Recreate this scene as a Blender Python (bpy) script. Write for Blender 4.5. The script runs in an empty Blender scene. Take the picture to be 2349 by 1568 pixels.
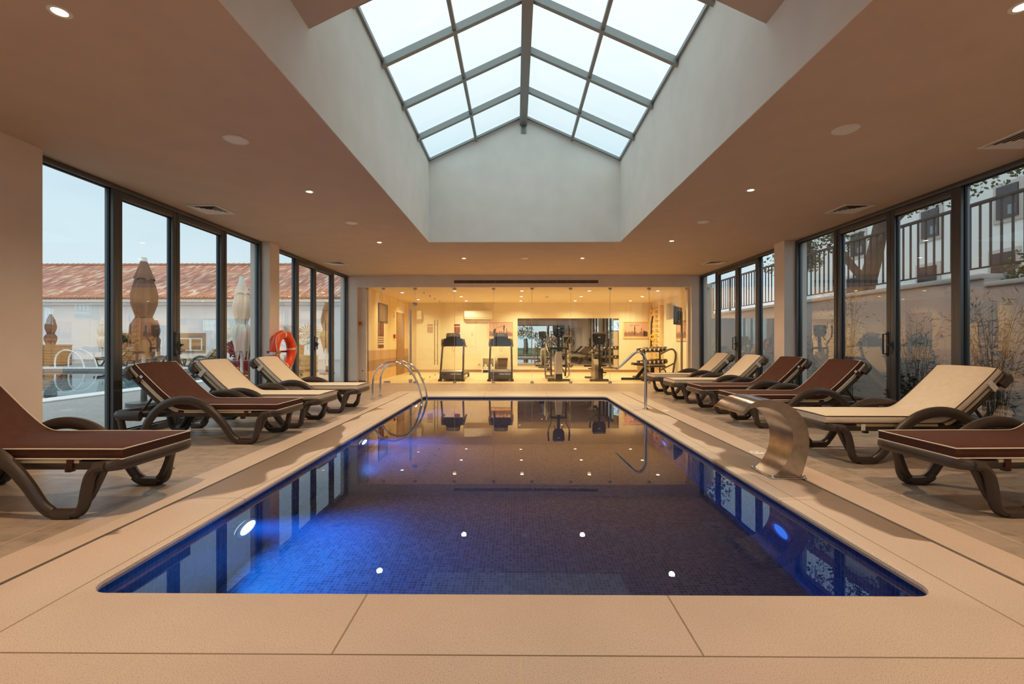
import bpy, bmesh, math, random
from mathutils import Vector, Matrix
random.seed(7)
S = bpy.context.scene
COL = S.collection
PI = math.pi
V = Vector

# ------------------------------------------------------------------ mesh builder
class MB:
    def __init__(self): self.bm = bmesh.new(); self.mi = 0
    def _tag(self, n0):
        self.bm.faces.ensure_lookup_table()
        for f in self.bm.faces[n0:]: f.material_index = self.mi
    def quad(self, *p):
        f = self.bm.faces.new([self.bm.verts.new(q) for q in p]); f.material_index = self.mi; return self
    def box(self, x0, x1, y0, y1, z0, z1, bev=0, M=None, seg=2):
        t = bmesh.new()
        bmesh.ops.create_cube(t, size=1)
        bmesh.ops.scale(t, vec=(x1-x0, y1-y0, z1-z0), verts=t.verts)
        if bev: bmesh.ops.bevel(t, geom=list(t.edges), offset=bev, segments=seg, affect='EDGES', profile=.5)
        bmesh.ops.translate(t, vec=((x0+x1)/2, (y0+y1)/2, (z0+z1)/2), verts=t.verts)
        return self.join(t, M)
    def join(self, t, M=None):
        if M is not None: bmesh.ops.transform(t, matrix=M, verts=t.verts)
        mp = {}
        for v in t.verts: mp[v] = self.bm.verts.new(v.co)
        for f in t.faces:
            g = self.bm.faces.new([mp[v] for v in f.verts]); g.material_index = self.mi
        t.free(); return self
    def rings(self, rings, closed=False, caps=True):
        R = [[self.bm.verts.new(p) for p in r] for r in rings]
        n = len(R[0]); m = len(R)
        for i in range(m if closed else m-1):
            a, b = R[i], R[(i+1) % m]
            for j in range(n):
                f = self.bm.faces.new([a[j], a[(j+1) % n], b[(j+1) % n], b[j]]); f.material_index = self.mi
        if caps and not closed:
            for r in (R[0][::-1], R[-1]):
                f = self.bm.faces.new(r); f.material_index = self.mi
        return self
    def tube(self, pts, r, seg=8, closed=False, up=None, asp=(1, 1)):
        pts = [V(p) for p in pts]; n = len(pts)
        rr = r if isinstance(r, (list, tuple)) else [r]*n
        rings = []; prev = None
        for i, p in enumerate(pts):
            a = pts[(i-1) % n] if (closed or i > 0) else p
            b = pts[(i+1) % n] if (closed or i < n-1) else p
            t = (b-a).normalized()
            if up is not None:
                u = V(up); u = (u - t*u.dot(t)).normalized()
            else:
                if prev is None:
                    u = V((0, 0, 1)) if abs(t.z) < .9 else V((1, 0, 0))
                else: u = prev
                u = (u - t*u.dot(t)).normalized()
            prev = u; w = t.cross(u)
            rings.append([p + u*math.cos(2*PI*k/seg)*rr[i]*asp[0] + w*math.sin(2*PI*k/seg)*rr[i]*asp[1] for k in range(seg)])
        return self.rings(rings, closed)
    def cyl(self, p0, p1, r0, r1=None, seg=16):
        return self.tube([p0, p1], [r0, r0 if r1 is None else r1], seg)
    def lathe(self, prof, c=(0, 0, 0), seg=24, M=None, caps=True):
        c = V(c); rings = []
        for r, z in prof:
            ring = [V((r*math.cos(2*PI*k/seg), r*math.sin(2*PI*k/seg), z)) for k in range(seg)]
            if M is not None: ring = [M @ q for q in ring]
            rings.append([q + c for q in ring])
        return self.rings(rings, False, caps)
    def prism(self, poly, axis, a, b):
        def P(u, v, w): return {'x': (w, u, v), 'y': (u, w, v), 'z': (u, v, w)}[axis]
        return self.rings([[P(u, v, a) for u, v in poly], [P(u, v, b) for u, v in poly]])
    def sphere(self, c, r, seg=16, sc=(1, 1, 1)):
        t = bmesh.new(); bmesh.ops.create_uvsphere(t, u_segments=seg, v_segments=max(6, seg//2), radius=r)
        bmesh.ops.scale(t, vec=sc, verts=t.verts); bmesh.ops.translate(t, vec=c, verts=t.verts)
        return self.join(t)
    def torus(self, c, R, r, axis='z', seg=40, s2=12, sc=1):
        pts = []
        for k in range(seg):
            a = 2*PI*k/seg; u, w = R*math.cos(a), R*math.sin(a)
            pts.append(V({'z': (u, w, 0), 'x': (0, u, w), 'y': (u, 0, w)}[axis]) + V(c))
        return self.tube(pts, r, s2, True, up={'z': (0, 0, 1), 'x': (1, 0, 0), 'y': (0, 1, 0)}[axis])
    def build(self, name, mats, parent=None, smooth=35, loc=None):
        bmesh.ops.recalc_face_normals(self.bm, faces=self.bm.faces)
        me = bpy.data.meshes.new(name); self.bm.to_mesh(me); self.bm.free()
        for m in (mats if isinstance(mats, (list, tuple)) else [mats]): me.materials.append(m)
        if smooth:
            me.polygons.foreach_set('use_smooth', [True]*len(me.polygons))
            me.set_sharp_from_angle(angle=math.radians(smooth))
        o = bpy.data.objects.new(name, me); COL.objects.link(o)
        if parent is not None: o.parent = parent
        if loc is not None: o.location = loc
        return o

def cr(P, n=6, closed=False):
    P = [V(p) if len(p) == 3 else V((p[0], 0, p[1])) for p in P]; out = []; m = len(P)
    for i in range(m if closed else m-1):
        g = (lambda k: P[k % m]) if closed else (lambda k: P[min(max(k, 0), m-1)])
        a, b, c, d = g(i-1), g(i), g(i+1), g(i+2)
        for k in range(n):
            t = k/n
            out.append(.5*((2*b) + (c-a)*t + (2*a-5*b+4*c-d)*t*t + (3*b-a-3*c+d)*t**3))
    if not closed: out.append(P[-1].copy())
    return out

def tag(o, label=None, cat=None, group=None, kind=None):
    if label: o['label'] = label
    if cat: o['category'] = cat
    if group: o['group'] = group
    if kind: o['kind'] = kind
    return o
def empty(name, loc=(0, 0, 0), rz=0, label=None, cat=None, group=None, kind=None):
    o = bpy.data.objects.new(name, None); COL.objects.link(o); o.location = loc; o.rotation_euler = (0, 0, rz)
    o.empty_display_size = .1
    return tag(o, label, cat, group, kind)
def copy_tree(o, parent=None):
    c = o.copy(); COL.objects.link(c); c.parent = parent
    for ch in list(o.children): copy_tree(ch, c)
    return c
def struct(mb, name, mats, parent=None, smooth=35):
    o = mb.build(name, mats, parent, smooth)
    if parent is None: o['kind'] = 'structure'
    return o
def text_mesh(name, body, size, mat, parent, M, depth=.002, align='CENTER'):
    cu = bpy.data.curves.new(name, 'FONT'); cu.body = body; cu.size = size; cu.extrude = depth; cu.align_x = align; cu.align_y = 'CENTER'
    t = bpy.data.objects.new(name+'_tmp', cu); COL.objects.link(t)
    bpy.context.view_layer.update()
    me = bpy.data.meshes.new_from_object(t.evaluated_get(bpy.context.evaluated_depsgraph_get()))
    bpy.data.objects.remove(t); bpy.data.curves.remove(cu)
    me.name = name; me.transform(M); me.materials.clear(); me.materials.append(mat)
    o = bpy.data.objects.new(name, me); COL.objects.link(o); o.parent = parent
    return o

# ------------------------------------------------------------------ materials
def newmat(name):
    m = bpy.data.materials.new(name); m.use_nodes = True; nt = m.node_tree; nt.nodes.clear()
    out = nt.nodes.new('ShaderNodeOutputMaterial'); return m, nt, out
class G:
    """tiny node helper"""
    def __init__(self, nt): self.nt = nt
    def __call__(self, typ, ins=None, **kw):
        n = self.nt.nodes.new('ShaderNode'+typ)
        for k, v in kw.items(): setattr(n, k, v)
        for k, v in (ins or {}).items():
            s = n.inputs[k]
            if hasattr(v, 'is_output') or isinstance(v, bpy.types.NodeSocket): self.nt.links.new(v, s)
            else: s.default_value = v
        return n
    def math(self, op, a, b=0.0, clamp=False):
        n = self('Math', {0: a, 1: b}, operation=op); n.use_clamp = clamp; return n.outputs[0]
    def mix(self, f, a, b):
        n = self('Mix', {'Factor': f}, data_type='RGBA')
        for s, v in ((n.inputs[6], a), (n.inputs[7], b)):
            if isinstance(v, bpy.types.NodeSocket): self.nt.links.new(v, s)
            else: s.default_value = (*v[:3], 1)
        return n.outputs[2]
    def ramp(self, f, stops):
        n = self('ValToRGB', {'Fac': f}); e = n.color_ramp.elements
        while len(e) < len(stops): e.new(.5)
        for el, (p, c) in zip(e, stops):
            el.position = p; el.color = (*c[:3], 1) if isinstance(c, (tuple, list)) else (c, c, c, 1)
        return n.outputs[0]
def srgb(r, g, b):
    f = lambda c: (c/255)/12.92 if c/255 <= .04045 else ((c/255+.055)/1.055)**2.4
    return (f(r), f(g), f(b))
def pm(name, col, rough=.5, metal=0.0, noise=None, bump=None, spec=.5, coat=0, emit=None, alpha=None, sub=None, vary=None):
    m, nt, out = newmat(name); g = G(nt)
    b = g('BsdfPrincipled', {'Roughness': rough, 'Metallic': metal, 'Specular IOR Level': spec, 'Coat Weight': coat})
    nt.links.new(b.outputs[0], out.inputs[0])
    b.inputs['Base Color'].default_value = (*col, 1)
    tc = None
    if noise or bump or vary:
        tc = g('TexCoord').outputs['Object']
    if noise:
        sc, amt = noise[0], noise[1]
        n = g('TexNoise', {'Vector': tc, 'Scale': sc, 'Detail': 4.0}).outputs['Fac']
        c2 = tuple(max(0, c*(1-amt)) for c in col); c3 = tuple(min(1, c*(1+amt)) for c in col)
        nt.links.new(g.ramp(n, [(.3, c2), (.7, c3)]), b.inputs['Base Color'])
    if bump:
        n = g('TexNoise', {'Vector': tc, 'Scale': bump[0], 'Detail': 3.0}).outputs['Fac']
        bp = g('Bump', {'Height': n, 'Strength': bump[1], 'Distance': .02})
        nt.links.new(bp.outputs[0], b.inputs['Normal'])
    if emit:
        b.inputs['Emission Color'].default_value = (*emit[0], 1); b.inputs['Emission Strength'].default_value = emit[1]
    return m
def emis(name, col, st):
    m, nt, out = newmat(name); g = G(nt)
    e = g('Emission', {'Color': (*col, 1), 'Strength': st}); nt.links.new(e.outputs[0], out.inputs[0]); return m
def glass(name, tint, r0, power=4.0, rough=0.0, rtint=(1, 1, 1)):
    """thin pane: see-through with mirror reflection rising at grazing angles"""
    m, nt, out = newmat(name); g = G(nt)
    lw = g('LayerWeight', {'Blend': .5}).outputs['Facing']
    f = g.math('ADD', g.math('MULTIPLY', g.math('POWER', lw, power), 1-r0), r0, True)
    t = g('BsdfTransparent', {'Color': (*tint, 1)}); gl = g('BsdfGlossy', {'Color': (*rtint, 1), 'Roughness': rough})
    mx = g('MixShader', {0: f, 1: t.outputs[0], 2: gl.outputs[0]}); nt.links.new(mx.outputs[0], out.inputs[0])
    return m

def stone(name, base, dark, tw, th, grout, gcol, speck=60., off=(0, 0), wet=False, rough=.45, bias=0, veins=0, gx=None):
    """slabs with joints and granite speckle, optionally with wet patches by the drain"""
    m, nt, out = newmat(name); g = G(nt)
    pos = g('NewGeometry').outputs['Position']
    mp = g('Mapping', {'Vector': pos, 'Location': (off[0], off[1], 0)}).outputs[0]
    br = g('TexBrick', {'Vector': mp, 'Color1': (1, 1, 1, 1), 'Color2': (.9, .9, .9, 1), 'Mortar': (0, 0, 0, 1), 'Scale': 1.0,
                        'Mortar Size': grout, 'Mortar Smooth': .1, 'Bias': bias, 'Brick Width': tw, 'Row Height': th})
    br.offset = .5 if gx is None else gx
    n1 = g('TexNoise', {'Vector': pos, 'Scale': speck, 'Detail': 2.0, 'Roughness': .7}).outputs['Fac']
    n2 = g('TexNoise', {'Vector': pos, 'Scale': 1.7, 'Detail': 4.0}).outputs['Fac']
    c = g.ramp(n1, [(.33, dark), (.43, base), (.62, tuple(min(1, x*1.12) for x in base))])
    c = g.mix(g.ramp(n2, [(.35, .0), (.75, .35)]), c, tuple(x*.72 for x in base))
    if veins:
        w = g('Mapping', {'Vector': pos, 'Scale': (1.2, 5, 1)}).outputs[0]
        n3 = g('TexNoise', {'Vector': w, 'Scale': 2.2, 'Detail': 5.0, 'Distortion': .6}).outputs['Fac']
        c = g.mix(g.ramp(n3, [(.4, 0.), (.7, veins)]), c, tuple(x*.6 for x in base))
    tint = g('Mix', {'Factor': 1.0}, data_type='RGBA', blend_type='MULTIPLY')
    nt.links.new(c, tint.inputs[6]); nt.links.new(g.ramp(br.outputs['Color'], [(.0, .93), (1., 1.)]), tint.inputs[7]); c = tint.outputs[2]
    c = g.mix(br.outputs['Fac'], c, gcol)
    rgh = rough
    if wet:
        sx = g('SeparateXYZ', {0: pos})
        ax = g.math('ABSOLUTE', sx.outputs[0])
        nw = g('TexNoise', {'Vector': pos, 'Scale': .75, 'Detail': 2.0, 'Roughness': .45}).outputs['Fac']
        # wet next to the drain slot (|x| about 2.33), fading out toward the pool
        near = g.math('MULTIPLY', g.math('SUBTRACT', ax, 1.93), 1.6, True)
        f = g.math('ADD', g.math('MULTIPLY', nw, 1.35), g.math('MULTIPLY', near, .55))
        ylim = g.math('MULTIPLY', g.math('SUBTRACT', 8.2, sx.outputs[1]), 1.5, True)
        ylo = g.math('MULTIPLY', g.math('SUBTRACT', sx.outputs[1], 2.1), 2.0, True)
        f = g.math('MULTIPLY', g.math('MULTIPLY', f, ylim), ylo)
        f = g.ramp(f, [(.87, 0.), (.90, 1.)])
        c = g.mix(g.math('MULTIPLY', f, .85), c, (base[0]*.28, base[1]*.23, base[2]*.18))
        rgh = g.math('SUBTRACT', rough, g.math('MULTIPLY', f, .08))
    b = g('BsdfPrincipled', {'Base Color': c, 'Roughness': rgh, 'Specular IOR Level': .45})
    hb = g.math('SUBTRACT', g.math('MULTIPLY', n1, .25), br.outputs['Fac'])
    nt.links.new(g('Bump', {'Height': hb, 'Strength': .25, 'Distance': .004}).outputs[0], b.inputs['Normal'])
    nt.links.new(b.outputs[0], out.inputs[0]); return m

def mosaic(name, cols, grout):
    m, nt, out = newmat(name); g = G(nt)
    pos = g('NewGeometry'); p = pos.outputs['Position']; nrm = pos.outputs['True Normal']
    # choose the in-plane pair of axes by the surface normal
    sp = g('SeparateXYZ', {0: p}); sn = g('SeparateXYZ', {0: nrm})
    isx = g.math('GREATER_THAN', g.math('ABSOLUTE', sn.outputs[0]), .7); isz = g.math('GREATER_THAN', g.math('ABSOLUTE', sn.outputs[2]), .7)
    u = g.math('ADD', g.math('MULTIPLY', sp.outputs[0], g.math('SUBTRACT', 1.0, isx)), g.math('MULTIPLY', sp.outputs[1], isx))
    v = g.math('ADD', g.math('MULTIPLY', sp.outputs[2], g.math('SUBTRACT', 1.0, isz)), g.math('MULTIPLY', sp.outputs[1], isz))
    cv = g('CombineXYZ', {0: u, 1: v, 2: 0.0}).outputs[0]
    br = g('TexBrick', {'Vector': cv, 'Color1': (0, 0, 0, 1), 'Color2': (1, 1, 1, 1), 'Mortar': (.5, .5, .5, 1), 'Scale': 1.0, 'Mortar Size': .0014,
                        'Mortar Smooth': .0, 'Brick Width': .027, 'Row Height': .027}); br.offset = 0
    c = g.ramp(br.outputs['Color'], [(0, cols[0]), (.5, cols[1]), (1, cols[2])])
    c = g.mix(br.outputs['Fac'], c, grout)
    b = g('BsdfPrincipled', {'Base Color': c, 'Roughness': .25})
    nt.links.new(b.outputs[0], out.inputs[0]); return m

def water(name, col):
    m, nt, out = newmat(name); g = G(nt)
    pos = g('NewGeometry').outputs['Position']
    n = g('TexNoise', {'Vector': pos, 'Scale': 1.6, 'Detail': 2.0}).outputs['Fac']
    bp = g('Bump', {'Height': n, 'Strength': .02, 'Distance': .02}).outputs[0]
    gl = g('BsdfGlossy', {'Color': (1, 1, 1, 1), 'Roughness': 0.0, 'Normal': bp})
    rf = g('BsdfRefraction', {'Color': (*col, 1), 'Roughness': 0.0, 'IOR': 1.33, 'Normal': bp})
    fr = g('Fresnel', {'IOR': 1.33, 'Normal': bp}).outputs[0]
    mx = g('MixShader', {0: fr, 1: rf.outputs[0], 2: gl.outputs[0]}); nt.links.new(mx.outputs[0], out.inputs[0])
    return m

def plaster(name, col, rough=.8):
    return pm(name, col, rough, noise=(3., .035), bump=(180., .04), spec=.25)

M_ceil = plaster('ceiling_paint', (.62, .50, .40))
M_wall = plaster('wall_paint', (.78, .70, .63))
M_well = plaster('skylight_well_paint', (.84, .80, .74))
M_gym = plaster('gym_wall_paint', (.83, .76, .62))
M_alu = pm('window_aluminium', srgb(98, 101, 104), .36, .45)
M_aluL = pm('skylight_aluminium', srgb(150, 152, 150), .45, .5)
M_gasket = pm('black_gasket', (.012, .012, .012), .6)
M_pane = glass('window_glass', (.91, .94, .95), .15, 3.5)
M_gpane = glass('gym_glass', (.95, .97, .95), .05, 4)
M_roofpane = glass('roof_glass', (.93, .975, .965), .05, 4)
M_water = water('pool_water', (.80, .86, 1.0))
M_mos = mosaic('pool_wall_mosaic', ((.03, .05, .13), (.045, .07, .18), (.08, .11, .24)), (.14, .18, .3))
M_mosf = mosaic('pool_floor_mosaic_warmed', ((.06, .055, .07), (.09, .08, .10), (.14, .12, .14)), (.20, .18, .20))  # browned to stand in for warm downlight that stops at the water
M_gran = stone('granite_slabs', srgb(212, 194, 178), srgb(150, 130, 115), 1.31, 1.6, .004, srgb(150, 130, 105), 220., off=(-.66+1.31, 0), wet=True, gx=0)
M_gran2 = stone('granite_paving', srgb(209, 190, 174), srgb(150, 131, 117), 1.33, 5.0, .003, srgb(210, 195, 165), 220., off=(1.33-.018, 3.4), gx=0)
M_grand = stone('granite_border', srgb(206, 188, 171), srgb(152, 133, 119), 4., 1.3, .003, srgb(205, 190, 165), 210., gx=0, wet=False)
M_tile = stone('floor_tiles', srgb(174, 158, 142), srgb(150, 135, 120), .62, 1.2, .003, srgb(214, 202, 182), 9., rough=.4, veins=.5, off=(.02, .3))
M_gymfloor = stone('gym_floor_tiles', srgb(222, 200, 165), srgb(205, 182, 148), .6, 1.2, .002, srgb(190, 165, 130), 8., rough=.4, veins=.3)
M_dark = pm('drain_dark', (.02, .017, .014), .7)
M_skirt = pm('skirting_stone', srgb(140, 122, 104), .5)
M_res = pm('lounger_resin', srgb(62, 52, 46), .36, bump=(60., .03))
M_brown = pm('brown_cushion_fabric', srgb(77, 43, 29), .75, noise=(25., .12), bump=(9., .22), spec=.3)
M_cream = pm('cream_cushion_fabric', srgb(226, 210, 188), .75, noise=(25., .04), bump=(9., .18), spec=.3)
M_under = pm('cream_underlay_fabric', srgb(222, 204, 168), .8, bump=(14., .15))
M_pipeW = pm('white_piping', srgb(225, 218, 208), .6)
M_pipeB = pm('dark_piping', srgb(48, 34, 26), .6)
M_tag = pm('care_tag_white', srgb(225, 225, 225), .7)
M_chrome = pm('polished_steel', (.72, .70, .68), .12, 1.0)
M_brush = pm('brushed_steel', (.60, .57, .54), .28, 1.0, noise=(30., .12), bump=(200., .04))
M_white = pm('white_paint', (.8, .78, .74), .45)
M_whiteP = pm('white_plastic', (.85, .84, .8), .35)
M_black = pm('black_plastic', (.018, .018, .02), .35)
M_blackM = pm('black_metal', (.025, .023, .022), .4, .3)
M_grey = pm('grey_plastic', (.085, .078, .07), .4)
M_silver = pm('silver_plastic', (.26, .235, .20), .35, .5)
M_orange = pm('lifebuoy_orange', srgb(232, 72, 22), .42)
M_red = pm('red_plastic', srgb(170, 20, 20), .45)
M_rope = pm('white_rope', srgb(228, 200, 185), .8)
M_lens = emis('downlight_glow', (1, .80, .50), 14)
M_lensg = emis('gym_downlight_glow', (1, .82, .52), 12)
M_wood = pm('pale_wood', srgb(236, 208, 160), .5, noise=(12., .15))
M_woodd = pm('weathered_wood', srgb(150, 98, 60), .6, noise=(8., .2))
WORLD = 1.0; EXPO = 0.55
# ------------------------------------------------------------------ room dimensions (metres; camera stands at the origin, 1.1 m up)
H = 2.87; YF = 12.09; YB = -3.0
XL, XR = -4.52, 4.92          # glazing planes
CL, CR_ = -4.33, 4.68         # inner faces of the piers
WX0, WX1, WY0, WY1 = -1.53, 1.84, -1.5, 8.03   # skylight well
PX0, PX1, PY0, PY1 = -1.91, 1.85, 2.0, 9.34    # pool opening

# ceiling with the well opening
mb = MB()
o_ = [(XL-.2, YB), (XR+.2, YB), (XR+.2, YF+.15), (XL-.2, YF+.15)]
q = .01
for x0, x1, y0, y1 in ((XL-.2, WX0-q, YB, YF+.15), (WX1+q, XR+.2, YB, YF+.15), (WX0-q, WX1+q, YB, WY0-q), (WX0-q, WX1+q, WY1+q, YF+.15)):
    mb.box(x0, x1, y0, y1, H, H+.12)
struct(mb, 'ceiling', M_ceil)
# skylight well walls
EZ, RZ, RX = 4.34, 5.12, .155
mb = MB(); t = .12
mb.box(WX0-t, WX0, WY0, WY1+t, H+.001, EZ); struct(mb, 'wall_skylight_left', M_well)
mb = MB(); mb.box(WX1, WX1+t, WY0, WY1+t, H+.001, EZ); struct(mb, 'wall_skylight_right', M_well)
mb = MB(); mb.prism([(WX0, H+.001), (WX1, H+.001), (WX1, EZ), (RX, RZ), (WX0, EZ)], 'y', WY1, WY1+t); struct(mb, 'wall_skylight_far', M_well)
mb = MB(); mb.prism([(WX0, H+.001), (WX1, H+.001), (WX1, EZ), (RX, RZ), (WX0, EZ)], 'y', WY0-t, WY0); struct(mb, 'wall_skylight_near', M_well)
# lower sloping soffit nearer than the glazing
mb = MB()
mb.prism([(WX0, 3.42), (RX, 4.24), (WX1, 3.44), (WX1, 3.56), (RX, 4.36), (WX0, 3.54)], 'y', WY0, 3.36)
mb.prism([(WX0, 3.50), (RX, 4.32), (WX1, 3.52), (WX1, EZ), (RX, RZ), (WX0, EZ)], 'y', 3.26, 3.36)
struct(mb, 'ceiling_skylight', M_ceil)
# roof glazing: ridge beam, rafters, purlins, panes
sk = empty('window_1', (0, 0, 0)); sk['kind'] = 'structure'
mb = MB(); mb.box(RX-.085, RX-.005+.05, 3.36, WY1-.002, RZ-.2, RZ-.02, .004); mb.box(RX-.06, RX+.03, WY1-.012, WY1-.001, RZ-.34, RZ-.2, .003)
mb.build('ridge_beam', M_aluL, sk)
RXc = RX-.02
rows = [3.45, 4.24, 5.18, 6.12, 7.07, 7.985]
for y in rows:
    for sx, ex in ((-1, WX0), (1, WX1)):
        mb = MB(); d = .09 if y < 7.9 else .04
        a, b = (ex, EZ-.02), (RXc, RZ-.03)
        mb.prism([(a[0], a[1]), (b[0], b[1]), (b[0], b[1]-d), (a[0], a[1]-d)], 'y', y-.028, y+.028)
        mb.build('rafter', M_aluL, sk)
for ex in (WX0, WX1):
    mb = MB(); mx, mz = (ex+RXc)/2, (EZ+RZ)/2-.045
    mb.box(mx-.022, mx+.022, 3.36, WY1-.01, mz-.05, mz, .003); mb.build('purlin', M_aluL, sk)
    mb = MB(); mb.box(min(ex, ex-.03*(1 if ex > 0 else -1)), max(ex, ex-.03*(1 if ex > 0 else -1)), 3.36, WY1-.01, EZ-.05, EZ-.005); mb.build('eaves_bar', M_aluL, sk)
    for i in range(len(rows)-1):
        mb = MB(); mb.quad((ex, rows[i], EZ), (ex, rows[i+1], EZ), (RXc, rows[i+1], RZ-.01), (RXc, rows[i], RZ-.01)); mb.build('pane', M_roofpane, sk)

# walls and piers
mb = MB(); mb.box(XL-.15, CL, YB, 4.13, 0, H-.001); struct(mb, 'wall_left', M_wall)
mb = MB(); mb.box(CR_, XR+.15, YB, 4.13, 0, H-.001); struct(mb, 'wall_right', M_wall)
mb = MB(); mb.box(XL-.15, CL, 7.97, 8.30, 0, H-.001); struct(mb, 'wall_left_pier', M_wall)
mb = MB(); mb.box(CR_, XR+.15, 7.97, 8.28, 0, H-.001); struct(mb, 'wall_right_pier', M_wall)
mb = MB(); mb.box(XL-.15, -3.7, YB-.15, YB, 0, H-.001); mb.box(3.8, XR+.15, YB-.15, YB, 0, H-.001); mb.box(-3.7, 3.8, YB-.15, YB, 2.5, H-.001); struct(mb, 'wall_near', M_wall)
nw = empty('window_9', (0, YB-.08, 0)); nw['kind'] = 'structure'
mb = MB(); mb.box(-3.7, 3.8, -.04, .04, .002, .06); mb.box(-3.7, 3.8, -.04, .04, 2.43, 2.498)
for k in range(7): mb.box(-3.7+1.2417*k, -3.63+1.2417*k, -.04, .04, .06, 2.43)
mb.build('frame', M_alu, nw)
for k in range(6): mb = MB(); mb.quad((-3.63+1.2417*k, 0, .06), (-3.7+1.2417*(k+1), 0, .06), (-3.7+1.2417*(k+1), 0, 2.43), (-3.63+1.2417*k, 0, 2.43)); mb.build('pane', M_pane, nw)
GZ = 2.57   # gym opening height and gym ceiling
mb = MB()
mb.box(XL-.15, -4.227, YF, YF+.13, 0, H-.001); mb.box(4.66, XR+.15, YF, YF+.13, 0, H-.001)
mb.box(-4.227, 4.66, YF, YF+.13, GZ, H-.001)
mb.box(-4.3, -4.03, YF+.13, YF+.25, 0, GZ); mb.box(4.61, 4.8, YF+.13, YF+.25, 0, GZ)
struct(mb, 'wall_far', M_wall)
mb = MB()
for x0, x1, y0, y1 in ((-4.5, -4.23, YF-.012, YF), (-4.225, -4.03, YF+.118, YF+.13), (4.665, 4.86, YF-.012, YF)):
    mb.box(x0, x1, y0, y1, 0.001, .08, .002)
struct(mb, 'baseboard_far', M_skirt)
for nm, x0, x1 in (('left', CL, CL+.012), ('right', CR_-.012, CR_)):
    mb = MB(); mb.box(x0, x1, YB, 4.13, .001, .08); mb.box(x0, x1, 7.97, 8.30, .001, .08)
    struct(mb, 'baseboard_'+nm, M_skirt)

# ---------------- glazed side walls: fixed lights + double doors
def handle_mesh(mb, x, y, z, s, side):
    # pull handle plus lever on a plate, s = direction into the room
    if side:
        mb.tube([(x, y, z+.13), (x+s*.055, y, z+.13), (x+s*.055, y, z-.13), (x, y, z-.13)], .011, 6)
        mb.box(x-.006, x+.006+.006*s, y-.016, y+.016, z-.16, z+.16, .003)
    else:
        mb.box(x-.008, x+.012, y-.016, y+.016, z-.05, z+.06, .003)
        mb.tube(cr([(x, y, z+.02), (x+s*.055, y, z+.02), (x+s*.06, y-.03, z+.015), (x+s*.06, y-.07, z-.02), (x+s*.06, y-.075, z-.10)], 4), .011, 6)
wn = [1]; dn = [0]
def bay(X, s, y0, y1, m1, m2, m3):
    """s: +1 when the room lies on the +x side of the glass"""
    wn[0] += 1; dn[0] += 1
    w = empty('window_%d' % wn[0], (X, (y0+y1)/2, 0)); w['kind'] = 'structure'
    off = V((X, (y0+y1)/2, 0))
    def B(mb, xa, xb, ya, yb, za, zb, bv=.003): mb.box(xa-off.x, xb-off.x, ya-off.y, yb-off.y, za, zb, bv)
    mb = MB()
    B(mb, X-.05, X+.05, y0, y1, H-.055, H-.002); B(mb, X-.05, X+.05, y0, m1, .002, .05); B(mb, X-.05, X+.05, m3, y1, .002, .05)
    for a, b in ((y0, y0+.04), (y1-.04, y1), (m1-.03, m1+.03), (m3-.03, m3+.03)): B(mb, X-.05, X+.05, a, b, .05, H-.055)
    mb.build('frame', M_alu, w)
    for a, b in ((y0+.04, m1-.03), (m3+.03, y1-.04)):
        mb = MB()
        for ya, yb, za, zb in ((a, a+.012, .05, H-.055), (b-.012, b, .05, H-.055), (a, b, .05, .062), (a, b, H-.067, H-.055)):
            B(mb, X-.012, X+.012, ya, yb, za, zb, 0)
        mb.build('gasket', M_gasket, w)
        mb = MB(); mb.quad((0, a-off.y, .05), (0, b-off.y, .05), (0, b-off.y, H-.055), (0, a-off.y, H-.055)); mb.build('pane', M_pane, w)
    d = empty('door_%d' % dn[0], (X, m2, 0)); d['kind'] = 'structure'
    for k, (a, b) in enumerate(((m1+.032, m2-.002), (m2+.002, m3-.032))):
        mb = MB(); a -= m2; b -= m2; fw = .062
        for ya, yb, za, zb in ((a, a+fw, .01, H-.06), (b-fw, b, .01, H-.06), (a+fw, b-fw, .01, .09), (a+fw, b-fw, H-.14, H-.06)):
            mb.box(-.04, .045 if s > 0 else .04, ya, yb, za, zb, .004)
        lf = mb.build('door_leaf', M_alu, d)
        mb = MB()
        for ya, yb, za, zb in ((a+fw, a+fw+.012, .09, H-.14), (b-fw-.012, b-fw, .09, H-.14), (a+fw, b-fw, .09, .102), (a+fw, b-fw, H-.152, H-.14)):
            mb.box(-.012, .012, ya, yb, za, zb)
        mb.build('gasket', M_gasket, lf)
        mb = MB(); mb.quad((0, a+fw, .09), (0, b-fw, .09), (0, b-fw, H-.14), (0, a+fw, H-.14)); mb.build('pane', M_pane, lf)
        mb = MB(); handle_mesh(mb, s*.05, -.035 if k == 0 else .035, 1.08 if (k == 0) == (s > 0) else 1.05, s, (k == 0) == (s > 0)); mb.build('handle', M_black, lf)
bay(XL, 1, 4.13, 7.97, 5.05, 5.97, 6.98); bay(XL, 1, 8.30, YF, 9.27, 10.12, 11.14)
bay(XR, -1, 4.13, 7.97, 5.05, 5.97, 6.98); bay(XR, -1, 8.28, YF, 9.22, 10.10, 11.12)

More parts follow.
